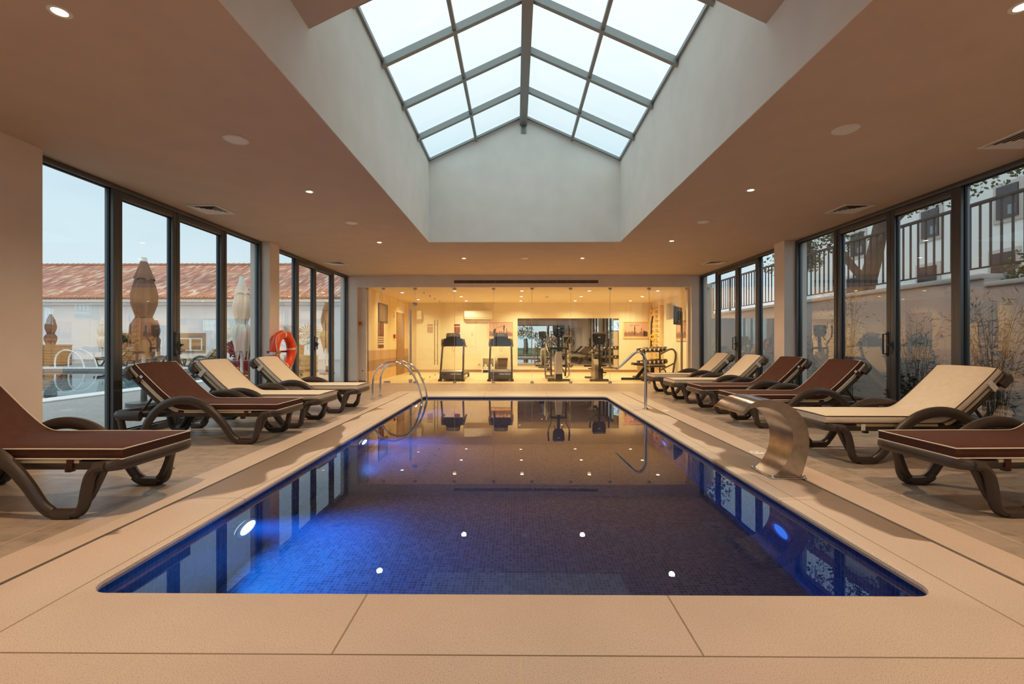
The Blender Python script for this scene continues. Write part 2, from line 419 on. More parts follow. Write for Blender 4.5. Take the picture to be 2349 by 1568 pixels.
# ---------------- floor, coping, drain slot, pool
GX0, GX1, GY1 = -2.35, 2.31, 9.96     # drain slot ring
BX0, BX1, BY1 = -2.63, 2.58, 10.22    # outer granite border
NJ = 1.60                             # joint in front of the coping
mb = MB(); t = .1
for x0, x1, y0, y1 in ((XL-.15, BX0, YB, YF+.14), (BX1, XR+.15, YB, YF+.14), (BX0, BX1, BY1, YF+.14)): mb.box(x0, x1, y0, y1, -t, 0)
struct(mb, 'floor', M_tile)
mb = MB(); sl = .011
for x0, x1, y0, y1 in ((BX0, GX0-sl, NJ, BY1), (GX1+sl, BX1, NJ, BY1), (GX0-sl, GX1+sl, GY1+sl, BY1)): mb.box(x0, x1, y0, y1, -t, 0)
struct(mb, 'trim_1', M_grand)
mb = MB(); mb.box(BX0, BX1, YB, NJ-.003, -t, 0); struct(mb, 'floor_near', M_gran2)
def loop(x0, x1, y0, y1, r, z, n=8):
    pts = []
    for cx, cy, a0 in ((x1-r, y0+r, -90), (x1-r, y1-r, 0), (x0+r, y1-r, 90), (x0+r, y0+r, 180)):
        for k in range(n+1):
            a = math.radians(a0+90*k/n); pts.append((cx+r*math.cos(a), cy+r*math.sin(a), z))
    return pts
def pl(d, z): return loop(PX0-d, PX1+d, PY0-d, PY1+d, .10+d, z)
mb = MB()
mb.rings([loop(GX0+sl, GX1-sl, NJ, GY1-sl, .0008, -.09), loop(GX0+sl, GX1-sl, NJ, GY1-sl, .0008, -.004), loop(GX0+sl+.004, GX1-sl-.004, NJ+.004, GY1-sl-.004, .0008, 0),
          pl(.016, 0), pl(.005, -.005), pl(0, -.018), pl(.006, -.036), pl(.03, -.045)], caps=False)
struct(mb, 'trim_2', M_gran)
mb = MB()
for x0, x1, y0, y1 in ((GX0-sl, GX0+sl, NJ, GY1+sl), (GX1-sl, GX1+sl, NJ, GY1+sl), (GX0+sl, GX1-sl, GY1-sl, GY1+sl), (BX0, BX1, NJ-.003, NJ)): mb.box(x0, x1, y0, y1, -.09, -.03 if y1 > 2 else -.006)
struct(mb, 'trim_3', M_dark)
PD = -1.12
mb = MB(); mb.rings([pl(.03, -.043), pl(.03, PD)], caps=False); struct(mb, 'wall_pool', M_mos)
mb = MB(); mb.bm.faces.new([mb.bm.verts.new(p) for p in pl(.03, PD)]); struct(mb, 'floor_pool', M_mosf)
mb = MB(); mb.bm.faces.new([mb.bm.verts.new(p) for p in pl(.029, -.05)])
w = mb.build('pool_water', M_water, smooth=0); tag(w, 'still dark blue water filling the indoor pool', 'water', kind='stuff')

# underwater lamps
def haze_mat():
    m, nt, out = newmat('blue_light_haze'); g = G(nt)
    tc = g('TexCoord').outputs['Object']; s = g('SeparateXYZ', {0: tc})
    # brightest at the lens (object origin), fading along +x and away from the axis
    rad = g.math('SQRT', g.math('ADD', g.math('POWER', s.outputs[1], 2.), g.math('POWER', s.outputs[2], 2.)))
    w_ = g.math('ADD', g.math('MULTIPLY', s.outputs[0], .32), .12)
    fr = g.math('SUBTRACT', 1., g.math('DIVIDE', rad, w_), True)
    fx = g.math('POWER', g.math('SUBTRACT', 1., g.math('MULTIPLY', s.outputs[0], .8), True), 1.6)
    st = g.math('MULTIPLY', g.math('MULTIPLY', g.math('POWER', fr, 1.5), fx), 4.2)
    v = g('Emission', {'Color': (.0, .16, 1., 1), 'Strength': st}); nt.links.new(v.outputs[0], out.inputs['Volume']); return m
M_haze = haze_mat()  # glowing cone added in place of lamp light scattered by the water
def pool_light(x, y, s, lit, label):
    r = empty('pool_light', (x, y, -.54), 0, label, 'pool light', 'round lamps in the pool walls')
    Mx = Matrix.Rotation(s*PI/2, 4, 'Y')
    mb = MB(); mb.lathe([(.118, 0), (.118, .018), (.105, .024), (.092, .024), (.092, .012)], M=Mx, caps=False); mb.build('rim', M_white if lit else M_rimb, r)
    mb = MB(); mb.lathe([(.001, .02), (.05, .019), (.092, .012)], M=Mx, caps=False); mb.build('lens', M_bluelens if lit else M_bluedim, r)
    if lit:
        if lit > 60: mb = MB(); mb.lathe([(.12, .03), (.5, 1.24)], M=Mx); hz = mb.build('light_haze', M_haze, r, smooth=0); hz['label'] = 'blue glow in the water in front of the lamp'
        ld = bpy.data.lights.new('pool_lamp', 'SPOT'); ld.color = (.0, .24, 1.0); ld.energy = lit; ld.spot_size = math.radians(120); ld.spot_blend = 1; ld.shadow_soft_size = .08
        lo = bpy.data.objects.new('pool_lamp', ld); COL.objects.link(lo); lo.parent = r; lo.location = (s*.05, 0, 0); lo.rotation_euler = (0, -s*math.radians(48), 0)
        l2 = ld.copy(); l2.energy = lit*.10; l2.spot_size = math.radians(140); lo = bpy.data.objects.new('pool_lamp', l2); COL.objects.link(lo); lo.parent = r; lo.location = (s*.05, 0, 0); lo.rotation_euler = (0, -s*math.radians(92), 0)
M_bluelens = emis('blue_lamp_lens', (.35, .62, 1.0), 9)
M_bluedim = emis('dim_blue_lens', (.02, .16, .75), .9)  # unlit lamps get a dim blue glow put into the lens
M_rimb = pm('blue_lamp_rim', (.05, .15, .5), .4)
pool_light(PX0-.03+.002, 3.24, 1, 170, 'bright blue underwater lamp in left pool wall nearest the camera')
pool_light(PX0-.03+.002, 5.75, 1, 80, 'bright blue underwater lamp in left pool wall, middle of the three')
pool_light(PX0-.03+.002, 8.75, 1, 45, 'small blue underwater lamp in left pool wall beside the ladder')
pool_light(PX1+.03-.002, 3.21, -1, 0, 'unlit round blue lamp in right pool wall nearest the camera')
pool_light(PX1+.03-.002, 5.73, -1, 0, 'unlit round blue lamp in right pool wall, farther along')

# ---------------- gym shell behind the glass
GL, GR, GB = -4.0, 5.05, 16.9
mb = MB(); mb.box(GL-.4, GR+.2, YF+.14, GB, -.1, 0); struct(mb, 'floor_gym', M_gymfloor)
mb = MB(); mb.box(GL-.4, GR+.2, YF+.13, GB+.1, GZ, GZ+.1); struct(mb, 'ceiling_gym', pm('gym_ceiling_paint', (.80, .72, .58), .8))
mb = MB(); mb.box(GL-.3, GR+.2, GB, GB+.12, 0, GZ); struct(mb, 'wall_gym_back', M_gym)
wy0, wy1, wz0, wz1 = 14.42, 15.3, 1.85, 2.4
mb = MB()
for y0, y1, z0, z1 in ((YF+.25, wy0, 0, GZ), (wy1, GB, 0, GZ), (wy0, wy1, 0, wz0), (wy0, wy1, wz1, GZ)): mb.box(GR, GR+.3, y0, y1, z0, z1)
struct(mb, 'wall_gym_right', M_gym)
# left corridor wall: cream tiles above, brown tile bands below
def banded():
    m, nt, out = newmat('corridor_tiles'); g = G(nt)
    pos = g('NewGeometry').outputs['Position']; s = g('SeparateXYZ', {0: pos})
    c = g.ramp(g.math('MULTIPLY', s.outputs[2], .5), [(.0, srgb(205, 170, 115)), (.155, srgb(150, 120, 85)), (.30, srgb(185, 150, 105)), (.435, srgb(238, 214, 165))])
    c.node.color_ramp.interpolation = 'CONSTANT'
    cv = g('CombineXYZ', {0: s.outputs[1], 1: s.outputs[2], 2: 0.}).outputs[0]
    br = g('TexBrick', {'Vector': cv, 'Mortar Size': .003, 'Brick Width': .45, 'Row Height': .9, 'Scale': 1.0}); br.offset = 0
    c = g.mix(g.math('MULTIPLY', br.outputs['Fac'], .5), c, (.3, .22, .12))
    b = g('BsdfPrincipled', {'Base Color': c, 'Roughness': .3}); nt.links.new(b.outputs[0], out.inputs[0]); return m
mb = MB(); mb.box(GL-.15, GL, YF+.25, GB, 0, GZ); struct(mb, 'wall_gym_left', banded())
mb = MB(); mb.box(-2.66, .04, GB-.012, GB, .001, .09); mb.box(.04, 5.04, GB-.012, GB, .001, .085); mb.box(-3.98, -2.74, GB-.012, GB, .001, .09)
struct(mb, 'baseboard_gym', pm('gym_skirting', srgb(150, 120, 85), .5))
# window recess in the right gym wall
w = empty('window_6', (GR+.2, (wy0+wy1)/2, (wz0+wz1)/2)); w['kind'] = 'structure'
mb = MB(); a, b, c, d = (wy1-wy0)/2-.002, (wz1-wz0)/2-.002, .05, .03
for y0, y1, z0, z1 in ((-a, a, -b, -b+c), (-a, a, b-c, b), (-a, -a+c, -b+c, b-c), (a-c, a, -b+c, b-c)): mb.box(-.02, .03, y0, y1, z0, z1, .003)
mb.build('frame', M_whiteP, w)
mb = MB(); mb.quad((0, -a, -b), (0, a, -b), (0, a, b), (0, -a, b)); mb.build('pane', glass('frosted_glass', (.8, .75, .7), .2, 3, .2), w)
M_edge = pm('glass_edge', (.75, .72, .58), .3)
# front glass wall of the gym
GYG = YF+.19
gw = empty('window_7', (0, GYG, 0)); gw['kind'] = 'structure'
js = [-4.03, -3.58, -2.72, -1.65, -.60, .44, 1.48, 2.54, 3.59, 4.61]
for i in range(len(js)-1):
    if i == 1:
        mb = MB(); mb.quad((js[i]+.004, 0, 2.13), (js[i+1]-.004, 0, 2.13), (js[i+1]-.004, 0, GZ-.01), (js[i]+.004, 0, GZ-.01))
    else:
        mb = MB(); mb.quad((js[i]+.004, 0, .01), (js[i+1]-.004, 0, .01), (js[i+1]-.004, 0, GZ-.01), (js[i]+.004, 0, GZ-.01))
    mb.build('pane', M_gpane, gw)
    if i not in (0, 1):
        mb = MB(); mb.box(js[i]-.0035, js[i]+.0035, -.005, .005, .01, GZ-.01); mb.build('silicone_joint', M_edge, gw)
for i, x in enumerate(js):
    xa, xb = max(x-.045, -4.025), min(x+.045, 4.605)
    for z0, z1 in ((.002, .055), (GZ-.055, GZ-.002)):
        if i == 1 and z0 < 1: continue
        mb = MB(); mb.box(xa, xb, -.016, .016, z0, z1, .003); mb.build('clamp', M_brush, gw)
mb = MB(); mb.box(-2.79, -2.66, -.016, .016, 2.09, 2.18, .003); mb.build('clamp', M_brush, gw)
dn[0] += 1
gd = empty('door_%d' % dn[0], (-3.58, GYG, 0)); gd['kind'] = 'structure'
mb = MB(); mb.quad((.006, 0, .01), (.852, 0, .01), (.852, 0, 2.12), (.006, 0, 2.12)); mb.build('pane', M_gpane, gd)
mb = MB(); mb.cyl((.74, -.055, .22), (.74, -.055, 1.98), .018); mb.cyl((.74, .055, .22), (.74, .055, 1.98), .018)
for z in (.4, 1.8): mb.cyl((.74, -.055, z), (.74, .055, z), .01)
mb.build('pull_handle', M_brush, gd)
mb = MB(); mb.box(.01, .19, -.02, .02, .012, .06, .003); mb.build('floor_pivot', M_brush, gd)
mb = MB(); mb.box(.69, .79, -.02, .02, .012, .11, .003); mb.build('lock', M_brush, gd)
# inner glass partition along the corridor
gp = empty('window_8', (-2.68, 0, 0)); gp['kind'] = 'structure'
ys = [GYG+.02, 13.3, 14.2, 15.1, 16.0, GB-.005]
for i in range(5):
    mb = MB(); mb.quad((0, ys[i]+.004, .01), (0, ys[i+1]-.004, .01), (0, ys[i+1]-.004, GZ-.01), (0, ys[i]+.004, GZ-.01)); mb.build('pane', M_gpane, gp)
    for z0, z1 in ((.002, .05), (GZ-.05, GZ-.002)):
        if i: mb = MB(); mb.box(-.015, .015, ys[i]-.04, ys[i]+.04, z0, z1, .003); mb.build('clamp', M_brush, gp)
mb = MB(); mb.cyl((.05, 15.3, .35), (.05, 15.3, 1.85), .015, seg=8); mb.cyl((-.05, 15.3, .35), (-.05, 15.3, 1.85), .015, seg=8)
for z in (.5, 1.7): mb.cyl((-.05, 15.3, z), (.05, 15.3, z), .008, seg=6)
mb.build('pull_handle', M_brush, gp)
# doors inside the corridor
dn[0] += 1
d = empty('door_%d' % dn[0], (-3.3, GB-.02, 0)); d['kind'] = 'structure'
mb = MB(); mb.box(-.3, .5, 0, .018, .003, 2.1, .004); mb.build('door_leaf', M_white, d)
mb = MB(); mb.tube([(.42, 0, 1.02), (.42, -.05, 1.02), (.32, -.05, 1.02)], .01, 6); mb.build('handle', M_brush, d)
dn[0] += 1
d = empty('door_%d' % dn[0], (GL, 15.75, 0)); d['kind'] = 'structure'
mb = MB(); mb.box(0, .02, -.5, .5, .003, 2.12, .003); mb.build('door_leaf', pm('corridor_door', srgb(150, 122, 88), .5), d)
mb = MB(); mb.tube([(.02, -.42, 1.02), (.06, -.42, 1.02), (.06, -.3, 1.02)], .01, 6); mb.build('handle', M_brush, d)
# ------------------------------------------------------------------ sun loungers (local: foot end at x = 0, head toward +x)
def path_normals(P):
    out = []
    for i in range(len(P)):
        t = (P[min(i+1, len(P)-1)]-P[max(i-1, 0)]).normalized(); out.append(V((-t.z, 0, t.x)))
    return out
def strip(mb, P, w, t0, t1, crown=0, taper=0):
    N_ = path_normals(P); rings = []; c = .012
    for i, p in enumerate(P):
        k = w/2
        n = N_[i]
        prof = [(-k+c, t0), (0, t0), (k-c, t0), (k, t0+c), (k, t1-c*.6), (k-c*.6, t1), (k*.5, t1+crown*.8), (0, t1+crown), (-k*.5, t1+crown*.8), (-k+c*.6, t1), (-k, t1-c*.6), (-k, t0+c)]
        rings.append([p + n*h + V((0, y, 0)) for y, h in prof])
    mb.rings(rings)
def edge_loop(P, w, h):
    N_ = path_normals(P); k = w/2
    A = [p + N_[i]*h + V((0, k, 0)) for i, p in enumerate(P)]; B = [p + N_[i]*h + V((0, -k, 0)) for i, p in enumerate(P)]
    return A + B[::-1]
SEAT = [(.005, .352), (.3, .352), (.6, .352), (.9, .35), (1.04, .352), (1.12, .372), (1.2, .418), (1.32, .52), (1.45, .645), (1.57, .765), (1.62, .822)]
def make_lounger(kind, L=1.78):
    fab, pip, strp = (M_brown, M_pipeW, M_brown) if kind == 'brown' else (M_cream, M_pipeB, M_pipeW)
    r = empty('sun_lounger')
    P = cr(SEAT, 4)
    # frame: rails, foot bow, rear bow, cross slats
    mb = MB()
    for s in (1, -1):
        mb.tube([(.10, s*.265, .315), (.6, s*.265, .315), (1.2, s*.265, .315), (L-.06, s*.265, .30)], .03, 8, up=(0, 0, 1), asp=(1.1, .8))
    bow = cr([(.15, .338, .312), (.11, .337, .32), (.06, .325, .325), (.012, .27, .325), (.004, .12, .325), (.004, -.12, .325), (.012, -.27, .325), (.06, -.325, .325), (.11, -.337, .32), (.15, -.338, .312)], 4)
    mb.tube(bow, .034, 10, up=(0, 0, 1), asp=(1.05, .75))
    for x in (.15, .35, .55, .75, .95, 1.1): mb.box(x-.04, x+.04, -.26, .26, .325, .345, .006)
    for x in (1.25, 1.4, 1.55): mb.box(x-.015, x+.015, -.26, .26, .285, .305, .004)
    for s in (1, -1): mb.box(.42, .46, s*.2-.02, s*.2+.02, .25, .33, .004)
    mb.build('frame', M_res, r)
    mb = MB()
    rear = cr([(L-.30, .335, .30), (L-.14, .34, .305), (L-.05, .325, .305), (L-.012, .25, .30), (L-.012, 0, .30), (L-.012, -.25, .30), (L-.05, -.325, .305), (L-.14, -.34, .305), (L-.30, -.335, .30)], 4)
    mb.tube(rear, .045, 10, up=(0, 0, 1), asp=(1.25, .8)); mb.build('rear_bow', M_res, r)
    for s in (1, -1):
        arm = cr([(.41, s*.345, .035), (.475, s*.347, .085), (.56, s*.35, .21), (.66, s*.352, .325), (.78, s*.353, .415), (.90, s*.354, .462), (1.02, s*.354, .474), (1.14, s*.354, .452), (1.26, s*.353, .385), (1.36, s*.35, .275), (1.43, s*.347, .15), (1.48, s*.345, .05)], 4)
        n = len(arm); mb = MB()
        mb.tube(arm, [.036+.012*math.sin(PI*i/(n-1)) for i in range(n)], 10, up=(0, 1, 0), asp=(.72, 1.0)); mb.build('armrest', M_res, r)
        for q in (0, 1):
            if q == 0: pts = [(.07, .322), (.13, .312), (.175, .265), (.20, .17), (.215, .085), (.245, .04), (.30, .031), (.37, .031), (.425, .034), (.46, .06)]
            else: pts = [(1.44, .10), (1.47, .05), (1.51, .032), (1.56, .031), (1.61, .036), (1.645, .075), (1.67, .16), (1.69, .25), (1.715, .295), (1.74, .30)]
            if L < 1.75 or True: pts = [(x+(0 if q == 0 else L-1.78), z) for x, z in pts]
            leg = cr([(x, s*.338, z) for x, z in pts], 4); mb = MB()
            mb.tube(leg, .034, 10, up=(0, 1, 0), asp=(1.0, .92))
            xm = .335 if q == 0 else 1.56+L-1.78
            mb.box(xm-.06, xm+.06, s*.338-.035, s*.338+.035, .0, .03, .008)
            # inner brace web seen from the other side
            x0, x1 = (.23, .44) if q == 0 else (1.49+L-1.78, 1.63+L-1.78)
            mb.tube(cr([(x0-.1, s*.285, .30), (x0-.02, s*.30, .12), (x0+.03, s*.315, .06)], 4), .022, 8)
            mb.build('leg', M_res, r)
    # reclining back with its prop
    mb = MB(); BP = [p for p in P if p.x > 1.13]; N_ = path_normals(BP)
    for s in (1, -1): mb.tube([p - N_[i]*.078 + V((0, s*.245, 0)) for i, p in enumerate(BP)], .026, 8, up=(0, 1, 0), asp=(.8, 1))
    top = BP[-1]-N_[-1]*.062; t = (BP[-1]-BP[-2]).normalized()
    mb.tube(cr([top + V((0, -.30, 0)) - t*.10, top + V((0, -.30, 0)) - t*.01, top + V((0, -.22, 0)) + t*.035, top + t*.045, top + V((0, .22, 0)) + t*.035, top + V((0, .30, 0)) - t*.01, top + V((0, .30, 0)) - t*.10], 4), .04, 10, asp=(1, .8))
    for f in (.15, .35, .55, .75): q = BP[int(f*len(BP))]-N_[int(f*len(BP))]*.075; mb.cyl(q+V((0, -.245, 0)), q+V((0, .245, 0)), .016, seg=8)
    mb.build('backrest', M_res, r)
    mb = MB()
    for s in (1, -1): mb.cyl((1.43, s*.2, .52), (1.58, s*.2, .315), .014, seg=8)
    mb.cyl((1.575, -.2, .32), (1.575, .2, .32), .012, seg=8); mb.build('backrest_prop', M_res, r)
    # mattress
    mb = MB(); strip(mb, P, .60, .002, .072, .008); mt = mb.build('mattress', fab, r, smooth=50)
    mb = MB()
    for h in (.008, .071): mb.tube(edge_loop(P, .602, h), .0042, 6, True)
    mb.build('piping', pip, mt)
    mb = MB(); PU = [p for p in P if .30 < p.x < 1.05]; strip(mb, PU, .57, -.052, .004)
    PB = [p for p in P if p.x > 1.10]; strip(mb, PB, .565, -.048, .004); mb.build('underlay', M_under, mt, smooth=50)
    q = int(len(P)*.84); p0, n0 = P[q], path_normals(P)[q]; t = (P[q+1]-P[q-1]).normalized()
    mb = MB(); B_ = Matrix((( t.x, 0, n0.x, p0.x), (0, 1, 0, 0), (t.z, 0, n0.z, p0.z), (0, 0, 0, 1)))
    mb.rings([[B_ @ V((x, y, z)) for y, z in ((-.306, .045), (-.306, -.06), (.306, -.06), (.306, .045), (.301, .045), (.301, -.055), (-.301, -.055), (-.301, .045))] for x in (-.026, .026)])
    mb.build('strap', strp, mt)
    for s in (-1, 1): mb = MB(); mb.box(-.02, .012, s*.309-.002, s*.309+.002, .012, .04, 0, B_); mb.build('care_tag', M_tag, mt)
    for s in (-1, 1): mb = MB(); mb.box(.33, .37, s*.2955-.0025, s*.2955+.0025, .29, .36, .002); mb.build('foot_strap', strp, mt)
    return r
protoB, protoC = make_lounger('brown'), make_lounger('cream')
used = {'brown': False, 'cream': False}
def put_lounger(kind, x, y, left, label, group, rz=0, z=0):
    p = protoB if kind == 'brown' else protoC
    o = p if not used[kind] else copy_tree(p)
    used[kind] = True
    o.location = (x, y, z); o.rotation_euler = (0, 0, (PI if left else 0)+rz); tag(o, label, 'sun lounger', group); return o
gl_, gr_ = 'sun loungers left of the pool', 'sun loungers right of the pool'
put_lounger('brown', -2.49, 3.17, True, 'brown cushioned sun lounger left of the pool, nearest the camera and cut by the frame', gl_)
put_lounger('brown', -2.60, 5.25, True, 'brown cushioned sun lounger left of the pool, second from the camera, whole in view', gl_)
put_lounger('cream', -2.54, 6.16, True, 'cream cushioned sun lounger between the brown lounger and another cream one, left of the pool', gl_)
put_lounger('cream', -2.48, 7.40, True, 'cream cushioned sun lounger left of the pool under the orange lifebuoy', gl_)
put_lounger('brown', 2.80, 3.23, False, 'brown cushioned sun lounger right of the pool, nearest the camera and cut by the frame', gr_, .03)
put_lounger('cream', 2.84, 4.50, False, 'large cream cushioned sun lounger right behind the steel water blade', gr_)
put_lounger('brown', 2.88, 6.20, False, 'brown cushioned sun lounger right of the pool, beyond the big cream one', gr_)
put_lounger('brown', 2.88, 7.38, False, 'brown cushioned sun lounger by the right wall pier, next to the cream pair', gr_)
put_lounger('cream', 2.86, 8.55, False, 'cream cushioned sun lounger right of the pool, second from the gym', gr_)
put_lounger('cream', 2.92, 9.92, False, 'cream cushioned sun lounger right of the pool, closest to the gym', gr_)

M_blade = pm('blade_steel', (.40, .37, .345), .2, 1.0, noise=(14., .15), bump=(160., .03))
# ------------------------------------------------------------------ steel water blade
r = empty('water_blade_fountain', (2.19, 3.85, 0), 0, 'curved brushed steel water blade fountain standing on the right pool edge', 'fountain')
outer = [(2.31, .012), (2.345, .12), (2.372, .24), (2.37, .36), (2.335, .47), (2.255, .565), (2.165, .615), (2.07, .634), (1.97, .63), (1.89, .592), (1.825, .526)]
inner = [(2.08, .012), (2.145, .07), (2.20, .15), (2.235, .235), (2.245, .33), (2.225, .42), (2.175, .495), (2.105, .548), (2.02, .575), (1.92, .568), (1.823, .518)]
O_ = cr([(x-2.19, 0, z) for x, z in outer], 4); I_ = cr([(x-2.19, 0, z) for x, z in inner], 4)
mb = MB(); n = len(O_); rings = []
for i in range(n):
    f = i/(n-1); y0 = -.15; y1 = .13+.21*(f**1.2)
    rings.append([O_[i]+V((0, y0, 0)), O_[i]+V((0, y1, 0)), I_[i]+V((0, y1, 0)), I_[i]+V((0, y0, 0))])
mb.rings(rings); mb.build('blade', M_blade, r, smooth=40)
mb = MB(); mb.box(-.13, .15, -.18, .16, 0.001, .012, .004); bp = mb.build('base_plate', M_brush, r)
mb = MB()
for x in (-.115, .135):
    for y in (-.165, .145): mb.lathe([(.012, .012), (.012, .02), (.007, .028)], (x, y, 0), 8)
mb.build('bolt', M_chrome, bp)

# ------------------------------------------------------------------ pool ladder, spout, lifebuoy
r = empty('pool_ladder', (-2.78, 9.08, 0), 0, 'chrome twin tube pool ladder arching over the left pool edge near the gym', 'pool ladder')
for y in (-.25, .25):
    mb = MB(); mb.tube(cr([(0, y, 0), (0, y, .3), (.02, y, .44), (.11, y, .59), (.25, y, .685), (.43, y, .715), (.60, y, .66), (.75, y, .53), (.86, y, .33), (.93, y, .10), (.955, y, -.08), (.96, y, -.4), (.96, y, -1.0)], 5), .0215, 12)
    rl = mb.build('rail', M_chrome, r)
    mb = MB(); mb.lathe([(.05, .001), (.05, .006), (.025, .02), (.022, .02)], (0, y, 0), 16); mb.build('base_flange', M_chrome, rl)
for z in (-.3, -.55, -.8):
    mb = MB(); mb.box(.93, 1.0, -.25, .25, z-.012, z+.012, .004); mb.build('step', M_chrome, r)
r = empty('water_spout', (2.15, 7.55, 0), 0, 'slim steel pipe spout with a bent neck on the right pool edge', 'pool spout')
mb = MB(); P = cr([(0, 0, 0), (0, 0, .4), (0, 0, .76), (-.012, 0, .84), (-.05, 0, .91), (-.11, 0, .945), (-.175, 0, .93), (-.25, 0, .865), (-.38, 0, .74), (-.5, 0, .625)], 5)
mb.tube(P, [.024]*(len(P)-8)+[.023, .022, .021, .02, .018, .016, .014, .012], 12); mb.build('pipe', M_chrome, r)
mb = MB(); mb.lathe([(.055, .001), (.055, .006), (.03, .022), (.024, .022)], (0, 0, 0), 16); mb.build('base_flange', M_chrome, r)

r = empty('lifebuoy', (-4.215, 8.215, .95), 0, 'orange ring lifebuoy with white bands hanging on the left wall pier', 'lifebuoy')
mb = MB(); mb.torus((0, 0, 0), .295, .078, 'x', 48, 14); mb.build('ring', M_orange, r)
for k in range(4):
    a = PI/4*0+k*PI/2+.12; mb = MB(); rg = []
    for q in range(5):
        b = a + (q-2)*.035
        c = V((0, math.cos(b)*.295, math.sin(b)*.295)); u = V((0, math.cos(b), math.sin(b)))
        rg.append([c + (u*math.cos(2*PI*j/14) + V((1, 0, 0))*math.sin(2*PI*j/14))*.0795 for j in range(14)])
    mb.rings(rg); mb.build('band', M_whiteP, r)
mb = MB(); pts = []
for k in range(48):
    a = 2*PI*k/48+.12+PI/4; f = abs(math.sin(2*(a-.12-PI/4))); rr = .383-.035*f; pts.append((.055+.02*math.cos(4*(a-.12)), rr*math.cos(a), rr*math.sin(a)))
mb.tube(pts, .007, 6, True); mb.build('grab_rope', M_rope, r)
mb = MB(); mb.box(-.117, -.07, -.34, .40, -.035, .0, .004); mb.box(-.07, .02, -.02, .02, -.25, -.22, .003) ; mb.build('bracket', M_red, r)
mb = MB(); mb.box(.075, .083, -.385, -.24, -.05, .0, .002); mb.build('reflector', M_silver, r)

# ------------------------------------------------------------------ ceiling fittings
def spot(name, loc, col, w, size, parent, soft=.05):
    ld = bpy.data.lights.new(name, 'SPOT'); ld.color = col; ld.energy = w; ld.spot_size = math.radians(size); ld.spot_blend = .9; ld.shadow_soft_size = soft
    o = bpy.data.objects.new(name, ld); COL.objects.link(o); o.parent = parent; o.location = loc; return o
WARM = (1, .68, .41)
def downlight(x, y, z, label, group, w, r_=.045, lens=None, col=WARM, size=150):
    r = empty('downlight', (x, y, z), 0, label, 'ceiling light', group)
    mb = MB(); mb.lathe([(r_*.74, -.001), (r_*.8, -.005), (r_*1.15, -.006), (r_*1.2, -.002), (r_*1.2, -.0005)], seg=20, caps=False); mb.build('rim', M_white, r)
    mb = MB(); mb.lathe([(r_*.78, -.003), (r_*.3, -.006), (.001, -.007)], seg=20, caps=False); mb.build('lens', lens or M_lens, r)
    spot('lamp', (0, 0, -.03), col, w, size, r)
rowsL = [(-2.44, 2.415, 'left'), (-2.42, 5.32, 'left'), (-2.41, 8.03, 'left'), (-1.09, 9.57, 'mid'), (1.40, 9.57, 'mid'), (2.72, 7.96, 'right'), (2.73, 5.31, 'right'), (2.67, 2.42, 'right')]
nm = ['warm ceiling downlight over the near left lounger, at the top left of the photo', 'warm ceiling downlight over the left loungers, between the two round speakers',
      'warm ceiling downlight left of the skylight corner, toward the gym', 'warm ceiling downlight between skylight and gym, left one', 'warm ceiling downlight between skylight and gym, right one',
      'warm ceiling downlight right of the skylight corner, toward the gym', 'warm ceiling downlight over the right loungers, between the two round speakers', 'warm ceiling downlight at the top right edge of the photo']
PW = 105
for (x, y, _), l in zip(rowsL, nm): downlight(x, y, H, l, 'pool hall downlights', PW)
for x in (-2.44, 2.67): spot('lamp', (x, -.45, H-.05), WARM, PW, 150, None)

def speaker(x, y, r_, label):
    r = empty('ceiling_speaker', (x, y, H), 0, label, 'speaker', 'round ceiling discs')
    mb = MB(); mb.lathe([(r_, -.0005), (r_, -.006), (r_*.93, -.011), (r_*.86, -.011), (r_*.85, -.007)], seg=32, caps=False); mb.build('rim', M_white, r)
    mb = MB(); mb.lathe([(r_*.86, -.007), (r_*.4, -.010), (.001, -.011)], seg=32, caps=False); mb.build('grille', M_whiteP, r)
speaker(-2.44, 3.95, .10, 'round white ceiling speaker above the left loungers, larger and nearer one')
speaker(-2.43, 6.72, .09, 'round white ceiling speaker at left, farther one beside the skylight')
speaker(2.74, 3.80, .10, 'round white ceiling speaker above the right loungers, larger and nearer one')
speaker(2.75, 6.70, .09, 'round white ceiling speaker at right, farther one beside the skylight')
speaker(.19, 9.57, .085, 'round white ceiling disc midway between the two gym side downlights')
M_ventsh = pm('vent_duct_shade', srgb(120, 100, 84), .8)  # flat darker sheet stands in for shade inside the duct
def diffuser(x, y, label):
    r = empty('air_diffuser', (x, y, H), 0, label, 'air vent', 'square ceiling air vents')
    mb = MB(); a = .20
    for x0, x1, y0, y1 in ((-a, a, -a, -a+.03), (-a, a, a-.03, a), (-a, -a+.03, -a+.03, a-.03), (a-.03, a, -a+.03, a-.03)): mb.box(x0, x1, y0, y1, -.012, -.0005, .003)
    mb.build('frame', M_white, r)
    mb = MB()
    for k in range(4):
        b = .168-.04*k; c = b-.034
        mb.rings([[(-b, -b, -.014), (b, -b, -.014), (b, b, -.014), (-b, b, -.014)], [(-c, -c, -.004), (c, -c, -.004), (c, c, -.004), (-c, c, -.004)]], caps=False)
    mb.build('louvre', M_white, r)
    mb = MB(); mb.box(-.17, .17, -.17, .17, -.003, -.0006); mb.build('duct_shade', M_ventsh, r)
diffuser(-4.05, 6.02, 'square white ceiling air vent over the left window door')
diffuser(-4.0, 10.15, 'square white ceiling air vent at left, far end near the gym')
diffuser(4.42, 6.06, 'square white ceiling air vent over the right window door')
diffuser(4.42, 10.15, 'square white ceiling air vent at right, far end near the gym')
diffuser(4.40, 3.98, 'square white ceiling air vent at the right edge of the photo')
r = empty('slot_air_vent', (.275, YF, 2.71), 0, 'long slot air vent in the wall above the gym glass', 'air vent')
mb = MB()
